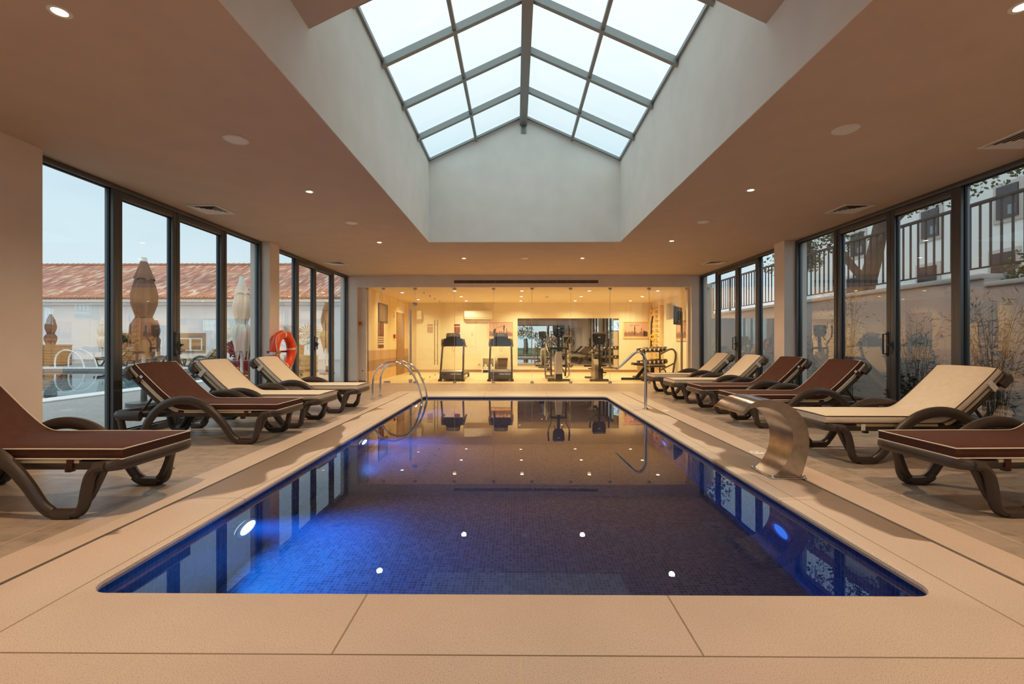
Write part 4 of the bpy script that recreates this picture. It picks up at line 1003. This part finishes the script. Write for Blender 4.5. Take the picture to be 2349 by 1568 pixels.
def wicker():
    m, nt, out = newmat('dark_wicker'); g = G(nt); tc = g('TexCoord').outputs['Object']
    w1 = g('TexWave', {'Vector': tc, 'Scale': 14., 'Distortion': 1.}, bands_direction='Z').outputs['Fac']
    b = g('BsdfPrincipled', {'Base Color': g.ramp(w1, [(.2, (.02, .015, .01)), (.8, (.10, .07, .05))]), 'Roughness': .6})
    nt.links.new(g('Bump', {'Height': w1, 'Strength': .5, 'Distance': .01}).outputs[0], b.inputs['Normal']); nt.links.new(b.outputs[0], out.inputs[0]); return m
MW = wicker()
mb = MB(); mb.rings([[(-a, -a, z), (a, -a, z), (a, a, z), (-a, a, z)] for a, z in ((.14, .0), (.16, .25), (.185, .50))]); mb.build('basket', MW, r)
mb = MB(); mb.box(-.19, .19, -.19, .19, .501, .53, .012); mb.build('rim', MW, r)
# ------------------------------------------------------------------ outdoors, left: terrace, outdoor pool, old house
GZL = -.03
M_deck = stone('terrace_paving', srgb(150, 146, 142), srgb(124, 120, 117), .6, .6, .004, srgb(150, 145, 140), 20., rough=.6)
mb = MB(); OX0, OX1, OY0, OY1 = -26., -9.3, 8.7, 19.3
for x0, x1, y0, y1 in ((-60, OX0, -10, 60), (OX1, XL-.06, -10, 60), (OX0, OX1, -10, OY0), (OX0, OX1, OY1, 60)): mb.box(x0, x1, y0, y1, GZL-.4, GZL)
struct(mb, 'floor_terrace', M_deck)
mb = MB(); mb.box(OX0, OX1, OY0, OY1, -1.2, -1.15); struct(mb, 'floor_outdoor_pool', pm('outdoor_pool_tile', (.02, .05, .07), .4))
mb = MB(); mb.quad((OX0, OY0, GZL-.1), (OX1, OY0, GZL-.1), (OX1, OY1, GZL-.1), (OX0, OY1, GZL-.1)); o = mb.build('outdoor_pool_water', glass('outdoor_water', (.10, .22, .26), .02, 9), smooth=0); tag(o, 'dark teal water of the outdoor pool seen through the left glass', 'water', kind='stuff')
mb = MB()
for x0, x1, y0, y1 in ((OX0-.5, OX1+.5, OY1, OY1+.5), (OX0-.5, OX1+.5, OY0-.5, OY0), (OX1, OX1+.5, OY0, OY1), (OX0-.5, OX0, OY0, OY1)): mb.box(x0, x1, y0, y1, GZL, GZL+.03, .01)
struct(mb, 'trim_4', pm('white_pool_edge', srgb(225, 225, 228), .6))
r = empty('outdoor_pool_ladder', (-20.0, 19.9, GZL), 0, 'pale twin tube ladder at the outdoor pool beyond the left glass', 'pool ladder')
for y in (-.3, .3):
    mb = MB(); mb.tube(cr([(0, y, 0.03), (0, y, .35), (.1, y, .62), (.4, y, .8), (.8, y, .72), (1.15, y, .4), (1.3, y, -.1), (1.3, y, -.6)], 5), .03, 8); mb.build('rail', M_white, r)
for z in (-.2, -.45):
    mb = MB(); mb.box(1.25, 1.35, -.3, .3, z-.02, z+.02); mb.build('step', M_white, r)

# house with tiled roof
def rooftile():
    m, nt, out = newmat('terracotta_tiles'); g = G(nt)
    tc = g('TexCoord').outputs['UV']; s = g('SeparateXYZ', {0: tc})
    fx = g.math('FRACT', g.math('MULTIPLY', s.outputs[0], 4.2)); fy = g.math('FRACT', g.math('MULTIPLY', s.outputs[1], 1.6))
    sx = g.math('SINE', g.math('MULTIPLY', fx, PI))
    cell = g('CombineXYZ', {0: g.math('FLOOR', g.math('MULTIPLY', s.outputs[0], 4.2)), 1: g.math('FLOOR', g.math('MULTIPLY', s.outputs[1], 1.6)), 2: 0.})
    wn_ = g('TexWhiteNoise', {0: cell.outputs[0]}).outputs['Value']
    c = g.ramp(wn_, [(0, srgb(168, 104, 86)), (.4, srgb(204, 134, 110)), (.75, srgb(222, 160, 136)), (1, srgb(240, 204, 184))])
    n = g('TexNoise', {'Vector': tc, 'Scale': .35, 'Detail': 3.}).outputs['Fac']
    c = g.mix(g.ramp(n, [(.4, 0.), (.7, .4)]), c, srgb(140, 100, 88))
    sh = g.math('MULTIPLY', g.ramp(sx, [(0, .45), (.5, 1.)]), g.ramp(fy, [(0, .55), (.16, 1.)]))  # shade painted into tile valleys and row edges by darker colour
    mm = g('Mix', {'Factor': 1.}, data_type='RGBA', blend_type='MULTIPLY'); nt.links.new(c, mm.inputs[6]); nt.links.new(sh, mm.inputs[7])
    b = g('BsdfPrincipled', {'Base Color': mm.outputs[2], 'Roughness': .8})
    hh = g.math('ADD', sx, g.math('MULTIPLY', g.math('SUBTRACT', 1., fy), .6))
    nt.links.new(g('Bump', {'Height': hh, 'Strength': .8, 'Distance': .08}).outputs[0], b.inputs['Normal'])
    nt.links.new(b.outputs[0], out.inputs[0]); return m
M_house = pm('house_render', srgb(236, 230, 228), .85, noise=(.4, .04))
r = empty('tiled_roof_house', (-26, 30, GZL), 0, 'long white house with terracotta tiled roof beyond the outdoor pool', 'house')
hx0, hx1, DZ = -26., 21., 6.4; EZH, RZH = 4.0, 7.35
mb = MB(); mb.box(hx0, hx1, 0, 2*DZ, 0, EZH-.05); mb.build('wall', M_house, r)
def roof_half(name, y0, z0, y1, z1):
    me = bpy.data.meshes.new(name); me.from_pydata([(hx0-.3, y0, z0), (hx1+.3, y0, z0), (hx1+.3, y1, z1), (hx0-.3, y1, z1)], [], [(0, 1, 2, 3)])
    uv = me.uv_layers.new(name='UVMap'); L = math.hypot(y1-y0, z1-z0)
    for i, c in enumerate(((0, 0), (hx1-hx0+.6, 0), (hx1-hx0+.6, L), (0, L))): uv.data[i].uv = c
    me.materials.append(M_rt); o = bpy.data.objects.new(name, me); COL.objects.link(o); o.parent = r
M_rt = rooftile()
roof_half('roof_slope', -.45, EZH, DZ, RZH); roof_half('roof_slope', 2*DZ+.45, EZH, DZ, RZH)
mb = MB(); n = int((hx1-hx0)/.42)
for k in range(n):
    x = hx0+.42*k; mb.tube([(x, DZ, RZH), (x+.44, DZ, RZH+.02)], [.12, .14], 8, up=(0, 0, 1))
mb.build('ridge_tiles', pm('ridge_terracotta', srgb(180, 122, 100), .8, noise=(1.5, .2)), r)
mb = MB(); mb.box(hx0-.2, hx1+.2, -.40, 0, EZH-.22, EZH-.03, .02); mb.box(hx0-.1, hx1+.1, -.2, 0, EZH-.40, EZH-.22, .02); mb.build('cornice', M_house, r)
mb = MB()
for k in range(int((hx1-hx0)/.24)): mb.cyl((hx0+.24*k, -.47, EZH+.02), (hx0+.24*k, -.2, EZH+.12), .085, seg=6)
mb.build('eaves_tiles', pm('eaves_terracotta', srgb(176, 120, 98), .8), r)
for X_ in (-26.2, -21.5):
    x = X_+26; w_ = .95
    mb = MB(); mb.box(x-w_, x+w_, -.08, 0, .45, 1.75, .01); fr = mb.build('window_surround', pm('wood_surround', srgb(150, 120, 96), .6), r)
    mb = MB(); mb.box(x-.78, x+.78, -.10, -.08, .58, 1.42)
    mb.build('window_frame', M_white, fr)
    for s in (-1, 1): mb = MB(); mb.box(x+s*.39-.31, x+s*.39+.31, -.115, -.10, .65, 1.35); mb.build('pane', pm('lit_pane', srgb(150, 105, 70), .2), fr)  # lit-room warmth painted as base colour; the pane emits nothing

# closed parasols
def parasol(x, y, h, col, dark, label, wid=1.0, waist=.45):
    r = empty('closed_parasol', (x, y, GZL), 0, label, 'parasol', 'closed parasols outdoors')
    fab = col
    mb = MB(); mb.cyl((0, 0, .05), (0, 0, h-.1), .03, seg=10); mb.build('pole', M_white, r)
    mb = MB(); mb.lathe([(.001, h+.02), (.045, h+.02), (.055, h-.07), (.04, h-.09)], seg=12, caps=False); mb.build('cap', M_white, r)
    mb = MB(); rings = []; rr = random.Random(int(x*37+y))
    prof = [(0, .045), (.06, .075), (.13, .11), (.20, .15), (.205, .125), (.28, .155), (.38, .185), (.48, .175), (.58, .13), (.615, .112), (.64, .14), (.70, .19), (.78, .20), (.88, .17), (1, .12)]
    zb = h*.36; ph = rr.uniform(0, 6)
    for t, w_ in prof:
        z = h-.03-t*(h-.03-zb); ring = []
        for k in range(40):
            a = 2*PI*k/40; f = 1+(.10*math.sin(7*a+ph+3*t)+.08*math.sin(12*a+4*t))*min(1, t*4)
            zz = z - (.24*max(0, math.sin(5*a+ph)) if t == 1 else .04*max(0, math.sin(5*a+ph)) if abs(t-.2) < .003 else 0)
            ring.append((w_*wid*f*math.cos(a), w_*wid*f*math.sin(a), zz))
        rings.append(ring)
    mb.rings(rings, caps=False); cn_ = mb.build('canopy', fab, r, smooth=70)
    zt = h-.03-.615*(h-.03-zb); mb = MB(); mb.torus((0, 0, zt), .118*wid, .012, 'z', 20, 6); mb.build('tie', M_pipeB if dark else M_pipeW, cn_)
    mb = MB(); mb.lathe([(.26, 0), (.26, .07), (.05, .09), (.045, .3), (.035, .3)], seg=20); mb.build('base', M_grey if dark else M_whiteP, r)
M_pb = pm('brown_parasol_cloth', srgb(120, 88, 74), .85); M_pw = pm('cream_parasol_cloth', srgb(228, 214, 198), .85)
parasol(-6.62, 8.05, 2.62, M_pb, True, 'large closed brown parasol just outside the left window door', 1.0)
parasol(-6.2, 10.25, 2.6, M_pw, False, 'closed cream parasol outside left, right of the big brown one', .95)
parasol(-6.7, 16.1, 2.62, M_pb, True, 'closed brown parasol outside behind the potted palm', 1.0)
parasol(-24.0, 23.3, 2.62, M_pb, True, 'small distant closed brown parasol at the left end of the terrace', 1.15)
parasol(-21.6, 23.6, 2.4, M_pw, False, 'distant closed white parasol by the outdoor pool, left of the window post', 1.0)
parasol(-15.2, 23.9, 2.2, M_pw, False, 'distant closed white parasol behind the outdoor loungers', .9)
parasol(-18.6, 23.4, 2.35, M_pb, True, 'distant closed brown parasol half hidden by the large brown one', .9)
# loungers out there
go = 'sun loungers on the outdoor terrace'
for x, y, k, lb in ((-20.2, 21.9, 'brown', 'brown outdoor sun lounger by the far pool edge, leftmost'), (-17.9, 21.9, 'brown', 'brown outdoor sun lounger by the far pool edge, behind the large brown parasol'),
                    (-15.8, 21.6, 'cream', 'cream outdoor sun lounger seen through the left door, with raised back'), (-13.5, 21.9, 'cream', 'cream outdoor sun lounger near the distant white parasol')):
    put_lounger(k, x, y, False, lb, go, 0, GZL)
# planters, shrubs, palms
def leafmesh(mb, c, R, n, size, rr, squash=1.0, drop=0.):
    for _ in range(n):
        while True:
            d = V((rr.uniform(-1, 1), rr.uniform(-1, 1), rr.uniform(-1, 1)))
            if d.length < 1: break
        p = V(c) + V((d.x*R, d.y*R, d.z*R*squash)); a = V((rr.gauss(0, 1), rr.gauss(0, 1), rr.gauss(0, .6)-drop)).normalized(); b = a.cross(V((rr.gauss(0, 1), rr.gauss(0, 1), rr.gauss(0, 1)))).normalized()
        s = size*rr.uniform(.6, 1.3); w_ = s*.32
        mb.quad(p, p+a*s*.5+b*w_, p+a*s, p+a*s*.5-b*w_)
def leafmat(name, c1, c2):
    m, nt, out = newmat(name); g = G(nt)
    oi = g('NewGeometry').outputs['Random Per Island']
    c = g.ramp(oi, [(0, c1), (1, c2)]); b = g('BsdfPrincipled', {'Base Color': c, 'Roughness': .55}); tr = g('BsdfTranslucent', {'Color': c})
    mx = g('MixShader', {0: .3, 1: b.outputs[0], 2: tr.outputs[0]}); nt.links.new(mx.outputs[0], out.inputs[0]); return m
M_leaf = leafmat('green_leaves', (.03, .05, .018), (.11, .14, .06)); M_leafd = leafmat('dark_leaves', (.012, .018, .01), (.04, .06, .03)); M_redl = leafmat('red_leaves', (.16, .01, .03), (.35, .03, .06)); M_palm = leafmat('palm_leaves', (.16, .14, .05), (.30, .26, .12)); M_bam = leafmat('dry_bamboo_leaves', (.03, .028, .018), (.12, .11, .06))
def planter(x, y, w_, d, h, mat, label):
    r = empty('wooden_planter', (x, y, GZL), 0, label, 'planter', 'brown planters on the terrace'); mb = MB()
    n = max(2, int(h/.14))
    for k in range(n): mb.box(-w_/2, w_/2, -d/2, d/2, .03+k*(h-.03)/n, .03+(k+1)*(h-.03)/n-.012, .006)
    mb.build('slatted_box', mat, r)
    mb = MB(); mb.box(-w_/2-.02, w_/2+.02, -d/2-.02, d/2+.02, h-.002, h+.025, .005); mb.build('rim', mat, r)
    mb = MB(); mb.box(-w_/2+.03, w_/2-.03, -d/2+.03, d/2-.03, .0, .04); mb.build('plinth', M_black, r)
planter(-23.6, 22.2, 3.0, .6, 1.0, M_woodd, 'long brown slatted planter at the left end of the terrace')
planter(-20.6, 24.4, 2.4, .6, 1.05, M_woodd, 'brown slatted planter under the row of dark shrubs')
planter(-6.5, 13.75, .7, .7, .72, pm('tan_planter', srgb(176, 140, 96), .6), 'tan square planter of the palm outside the far left door')
for i, (x, l) in enumerate(((-21.45, 'left'), (-20.75, 'middle'), (-20.05, 'right'))):
    mb = MB(); leafmesh(mb, (0, 0, .25), .27, 420, .12, random.Random(i), .85); o = mb.build('round_shrub', M_leafd, smooth=0, loc=(x, 24.4, 1.03)); tag(o, 'dark clipped round shrub in the slatted planter, %s of three' % l, 'shrub', 'round shrubs in the slatted planter')
def palm(x, y, z, n, L, label, up=.9):
    r = empty('fan_palm', (x, y, z), 0, label, 'palm', 'small palms'); rr = random.Random(int(x*10)); mb = MB(); mt = MB()
    mt.cyl((0, 0, 0), (0, 0, .35), .07, .09, 8); mt.build('stem', M_woodd, r)
    for k in range(n):
        a = 2*PI*k/n+rr.uniform(-.2, .2); e = rr.uniform(.2, 1.1)*up; d = V((math.cos(a)*math.cos(e), math.sin(a)*math.cos(e), math.sin(e)))
        base = V((0, 0, .3)); tip = base + d*L*.55; mb.tube([base, tip], .008, 4)
        sd = d.cross(V((0, 0, 1))).normalized(); upv = sd.cross(d)
        for q in range(11):
            b = (q-5)*.27; dr = (d*math.cos(b)+sd*math.sin(b)).normalized(); p1 = tip+dr*L*.28+upv*.01; p2 = tip+dr*L*.5-V((0, 0, .06)); n_ = dr.cross(upv).normalized()*.016
            mb.quad(tip, p1+n_, p2, p1-n_)
    mb.build('fronds', M_palm, r, smooth=0)
palm(-6.5, 13.75, GZL+.70, 13, .95, 'fan palm in the tan planter outside the far left door')
palm(-22.3, 25.6, GZL+.75, 12, 1.1, 'distant small palm behind the dark shrubs on the terrace', .7)
r = empty('plant_pot', (-6.55, 10.85, GZL), 0, 'tall dark red pot outside the left glass, under the red leaved plant', 'pot')
mb = MB(); mb.lathe([(.17, 0), (.2, .3), (.235, .62), (.26, .66), (.25, .70), (.21, .68)], seg=24); mb.build('body', pm('red_pot', srgb(120, 28, 34), .35), r)
mb = MB(); mb.lathe([(.21, .66), (.1, .665), (.001, .665)], seg=16, caps=False); mb.build('soil', M_dark, r)
mb = MB(); rr = random.Random(5)
leafmesh(mb, (0, 0, .28), .3, 420, .12, rr, .8); leafmesh(mb, (.1, .15, .2), .2, 120, .1, rr, .8); o = mb.build('red_leaved_plant', M_redl, smooth=0, loc=(-6.55, 10.85, .68)); tag(o, 'bushy red leaved plant growing in the dark red pot', 'plant')

# ------------------------------------------------------------------ outdoors, right: planting strip, retaining wall, railing, trees, white house
mb = MB(); mb.box(XR+.06, 7.2, -2, 30, -.4, -.04); struct(mb, 'floor_garden', pm('garden_soil', (.05, .04, .03), .9, noise=(4., .4), bump=(12., .5)))
M_ret = pm('retaining_wall_render', srgb(168, 158, 155), .85, noise=(.8, .05))
mb = MB(); mb.box(7.2, 7.45, 7.05, 30, -.4, 2.08); mb.box(7.2, 7.45, -2, 7.05, -.4, 1.95); struct(mb, 'wall_garden', M_ret)
mb = MB(); mb.box(7.16, 7.5, 7.05, 30, 2.08, 2.16, .01); mb.box(7.16, 7.5, -2, 7.03, 1.95, 2.02, .01); struct(mb, 'trim_5', pm('wall_coping', srgb(176, 168, 162), .8))
mb = MB(); mb.box(7.45, 40, -2, 60, -.4, 1.92); struct(mb, 'floor_upper_garden', pm('upper_paving', srgb(170, 160, 150), .9))
r = empty('garden_railing', (7.32, 0, 0), 0, 'dark metal bar railing on top of the garden wall at right', 'railing')
mb = MB(); mb.box(-.03, .03, 6.5, 24, 3.27, 3.32, .005); mb.build('top_rail', M_blackM, r)
mb = MB(); mb.box(-.015, .015, 6.5, 24, 2.26, 2.285); mb.build('bottom_rail', M_blackM, r)
y = 6.6; k = 0
while y < 24 and k < 98:
    mb = MB(); mb.box(-.014, .014, y-.009, y+.009, 2.285, 3.27); mb.build('baluster', M_blackM, r); y += .158; k += 1
mb = MB(); mb.box(-.06, .06, 6.38, 6.52, 2.03, 3.4, .01); mb.build('end_post', M_blackM, r)
for y in (8.95, 12.3, 15.6, 18.9):
    mb = MB(); mb.box(-.025, .025, y-.025, y+.025, 2.16, 3.27); mb.build('post', M_blackM, r)
# white house
r = empty('white_house', (12.2, 0, 1.92), 0, 'white house with dark windows above the garden wall at right', 'house')
mb = MB(); mb.box(0, 9, 4, 20.5, 0, 5.2); mb.build('wall', pm('white_house_render', srgb(228, 226, 224), .85), r)
M_wd = pm('dark_window', srgb(52, 50, 56), .2); M_sg = pm('stone_surround', srgb(190, 180, 175), .8)
for yy, z0, z1, w_ in ((11.35, 2.26, 3.07, .5), (13.45, 2.26, 3.07, .55), (16.3, 2.26, 3.07, .6), (9.4, 2.26, 3.07, .5), (19.0, 2.26, 3.07, .6), (11.45, .5, 1.42, .55), (13.55, .5, 1.42, .6), (9.4, .5, 1.42, .55), (16.4, .0, 1.5, .8)):
    mb = MB(); mb.box(-.04, 0, yy-w_/2-.1, yy+w_/2+.1, z0-.1, z1+.1, .01); f = mb.build('window_surround', M_sg, r)
    mb = MB(); mb.box(-.07, -.04, yy-w_/2, yy+w_/2, z0, z1); mb.build('shutter', M_wd, f)
    mb = MB(); mb.box(-.075, -.07, yy-w_/2+.05, yy-.03, z0+.08, z1-.5); mb.build('pane', pm('sky_pane', srgb(120, 132, 140), .1), f)  # sky brightness painted into the pane's base colour
mb = MB(); mb.prism([(-.5, 5.2), (9.5, 5.2), (4.5, 6.6)], 'y', 3.6, 20.9); mb.build('roof', pm('house_roof', srgb(150, 100, 84), .8, noise=(2., .2)), r)
# trees
M_bark = pm('tree_bark', srgb(88, 72, 62), .9, noise=(6., .35), bump=(10., .8))
def tree(x, y, z, trunks, crowns, n, size, label, seed, mat=None, grp='trees beyond the right glass'):
    r = empty('tree', (x, y, z), 0, label, 'tree', grp); mb = MB()
    for P, r0, r1 in trunks:
        Q = cr(P, 5); mb.tube(Q, [r0+(r1-r0)*i/(len(Q)-1) for i in range(len(Q))], 10)
    mb.build('trunk', M_bark, r); mb = MB(); rr = random.Random(seed)
    for c, R in crowns: leafmesh(mb, c, R, int(n*R*R), size, rr, .7, .3)
    mb.build('foliage', mat or M_leaf, r, smooth=0)
tree(8.6, 11.25, 1.92, [([(0, .15, 0), (.02, .0, .6), (.1, -.15, 1.3), (.25, -.3, 2.6), (.3, -.4, 3.4)], .21, .12), ([(.02, .05, .7), (-.1, .4, 1.2), (-.2, .75, 1.8), (-.2, 1.1, 2.5)], .10, .05), ([(.1, -.2, 1.5), (.1, -1.0, 2.1), (0, -2.2, 2.35), (0, -3.6, 2.4)], .08, .03)],
     [((0, .75, 1.85), .5), ((-.1, 1.25, 2.2), .55), ((0, -1.3, 2.25), .5), ((.1, -2.1, 2.25), .5), ((0, -2.9, 2.3), .5), ((.0, -3.7, 2.35), .55), ((.3, -.4, 3.3), 1.0), ((.2, -2.0, 3.2), 1.0), ((-.2, -3.6, 3.4), .9), ((0, 1.0, 3.5), 1.0), ((-.4, -1.2, 4.3), 1.1), ((0, .8, 4.6), 1.0)], 900, .085, 'large leaning tree with dark trunk behind the railing', 11)
tree(8.6, 14.1, 1.92, [([(0, 0, 0), (.0, -.1, .45), (-.05, -.45, 1.0), (0, -.6, 1.8), (.1, -.7, 2.8)], .12, .06), ([(0, -.1, .4), (.1, .35, .8), (.2, .7, 1.5)], .08, .04)],
     [((0, -.6, 1.7), .55), ((-.2, -.95, 1.45), .4), ((.1, -.2, 1.9), .5), ((-.1, .5, 1.7), .6), ((0, -.6, 2.5), .8)], 1000, .085, 'slender forked tree behind the railing, left of the large tree', 12)
tree(8.6, 21.2, 1.92, [([(0, 0, 0), (.1, -.2, 1.0), (-.05, .1, 2.0), (.1, .2, 3.4)], .36, .24)], [((.2, 0, 3.5), 1.3), ((.2, 1.5, 3.0), .9)], 400, .14, 'thick trunked tree seen through the far right window', 13)
tree(7.95, 6.9, 1.95, [([(0, 0, 0), (0, .05, .4), (0, 0, .8)], .05, .03)], [((0, .1, .35), .4), ((0, .3, .1), .3), ((0, -.3, .3), .4)], 1500, .09, 'low leafy garden shrub behind the railing at the right edge', 14)
# bamboo clumps and ivy by the glass
def bamboo(x, y, n, h, label, seed, spread=.45):
    r = empty('bamboo_clump', (x, y, -.04), 0, label, 'bamboo', 'bamboo outside the right glass'); rr = random.Random(seed); ms, ml = MB(), MB()
    for _ in range(n):
        a = rr.uniform(0, 2*PI); q = rr.uniform(0, .16); hh = h*rr.uniform(.55, 1.08); b = V((math.cos(a)*q*.6, math.sin(a)*q, 0)); d = V((math.cos(a)*spread*rr.uniform(.1, .5), math.sin(a)*spread*rr.uniform(-1.1, 1.3), hh))
        P = [b, b+V((d.x*.2, d.y*.2, hh*.4)), b+V((d.x*.55, d.y*.55, hh*.75)), b+d]; Q = cr(P, 4); ms.tube(Q, [.0045*(1-i/len(Q)*.75) for i in range(len(Q))], 4)
        for _k in range(int(15*hh)):
            t = rr.uniform(.2, 1); p = Q[min(len(Q)-1, int(t*len(Q)))]; d2 = V((rr.gauss(0, .4), rr.gauss(0, 1), rr.uniform(-.6, .9))).normalized(); p = p+d2*rr.uniform(0, .22)
            s = rr.uniform(.06, .13); w_ = d2.cross(V((rr.gauss(0, 1), rr.gauss(0, 1), rr.gauss(0, 1)))).normalized()*.0055
            ml.quad(p, p+d2*s*.5+w_, p+d2*s, p+d2*s*.5-w_)
    ms.build('cane', M_bambark, r); ml.build('foliage', M_bam, r, smooth=0)
M_bambark = pm('bamboo_cane', srgb(70, 62, 48), .6)
for i, (x, y, n, h, l) in enumerate(((6.0, 8.3, 40, 2.0, 'tall bamboo clump outside, beside the right wall pier'), (6.1, 7.0, 34, 1.5, 'bamboo clump outside the far leaf of the right door'), (6.0, 5.75, 60, 1.6, 'dense dark bamboo clump outside the near leaf of the right door'),
                                 (6.1, 4.45, 50, 1.75, 'bamboo clump outside the near right window, by the photo edge'), (6.1, 9.9, 30, 1.3, 'low bamboo clump outside the far right doors'))):
    bamboo(x, y, n, h, l, 20+i, .42)
def ivy(x, y, w_, h, label, seed):
    mb = MB(); rr = random.Random(seed)
    leafmesh(mb, (0, 0, h*.3), w_, 260, .10, rr, h/w_*.45); leafmesh(mb, (0, 0, h*.7), w_*.6, 110, .09, rr, h/w_*.4)
    o = mb.build('ivy_bush', M_leafd, smooth=0, loc=(x, y, -.05)); tag(o, label, 'bush', 'dark ivy bushes outside the right glass')
ivy(5.35, 6.3, .22, .75, 'dark ivy bush outside at the foot of the right door', 31); ivy(5.36, 4.30, .26, 1.05, 'dark ivy bush behind the big cream lounger at the right photo edge', 32); ivy(5.4, 9.1, .28, .7, 'dark ivy bush outside the far right window', 33)

mb = MB(); mb.box(XL-.1, 40, -60, YB-.16, -.4, -.03); struct(mb, 'floor_lawn', pm('lawn', (.05, .09, .03), .9, noise=(3., .4)))
mb = MB(); rr = random.Random(77)
for k in range(14): leafmesh(mb, (2.4+.45*k, -8.5, 1.1), .75, 260, .2, rr, 1.5)
o = mb.build('added_dark_hedge', M_leafd, smooth=0); tag(o, 'dark tall hedge added to darken the gym mirror', 'hedge')  # unseen hedge added behind the room to darken the mirror's view
tree(.95, -10.5, -.03, [([(0, 0, 0), (.05, 0, .8), (0, 0, 1.5)], .25, .18)], [((0, 0, 2.2), .9), ((-.5, 0, 1.9), .6), ((.6, 0, 1.8), .6)], 420, .16, 'gnarled pollarded tree on the lawn reflected at the left of the gym mirror', 41, None, None)
# ------------------------------------------------------------------ sky, camera
w = bpy.data.worlds.new('dusk_sky'); S.world = w; w.use_nodes = True; nt = w.node_tree; nt.nodes.clear(); g = G(nt)
out = nt.nodes.new('ShaderNodeOutputWorld'); d = g('TexCoord').outputs['Generated']; s = g('SeparateXYZ', {0: d})
c = g.ramp(s.outputs[2], [(0, (.66, .80, .86)), (.14, (.60, .80, .89)), (.35, (.52, .73, .88)), (.55, (.85, 1.0, 1.02)), (1, (1.15, 1.32, 1.28))])
n = g('TexNoise', {'Vector': g('Mapping', {'Vector': d, 'Scale': (1.2, 1.2, 4)}).outputs[0], 'Scale': 2.2, 'Detail': 5.}).outputs['Fac']
c = g.mix(g.math('MULTIPLY', g.ramp(n, [(.5, 0.), (.75, 1.)]), .3), c, (.36, .45, .56))
bg = g('Background', {'Color': c, 'Strength': WORLD}); nt.links.new(bg.outputs[0], out.inputs[0])

cd = bpy.data.cameras.new('camera'); cd.lens = 16; cd.sensor_width = 36; cd.sensor_fit = 'HORIZONTAL'; cd.clip_start = .05; cd.clip_end = 300
cam = bpy.data.objects.new('camera', cd); COL.objects.link(cam); cam.location = (0, 0, 1.1); cam.rotation_euler = (PI/2, 0, 8.5/1044); cd.shift_y = 1/2349
S.camera = cam
S.view_settings.view_transform = 'Standard'; S.view_settings.look = 'None'; S.view_settings.exposure = EXPO; S.view_settings.gamma = 1.0
vs = S.view_settings; vs.use_curve_mapping = True; cm = vs.curve_mapping; cm.use_clip = False; cm.clip_max_x = 8; cm.clip_max_y = 1.2; cm.extend = 'HORIZONTAL'
k = cm.curves[3]; pts = [(0, 0), (.2, .2), (.45, .44), (.8, .66), (1.4, .83), (3, .96), (7, 1.0)]
k.points[0].location = pts[0]; k.points[1].location = pts[-1]
for p in pts[1:-1]: k.points.new(*p)
cm.update()
S.cycles.max_bounces = 10; S.cycles.diffuse_bounces = 5; S.cycles.glossy_bounces = 5; S.cycles.transmission_bounces = 6; S.cycles.transparent_max_bounces = 12
S.cycles.sample_clamp_indirect = 4; S.cycles.sample_clamp_direct = 0; S.cycles.caustics_refractive = True; S.cycles.caustics_reflective = False; S.cycles.blur_glossy = .5
S.cycles.use_adaptive_sampling = True; S.cycles.adaptive_threshold = .03; S.cycles.use_denoising = True
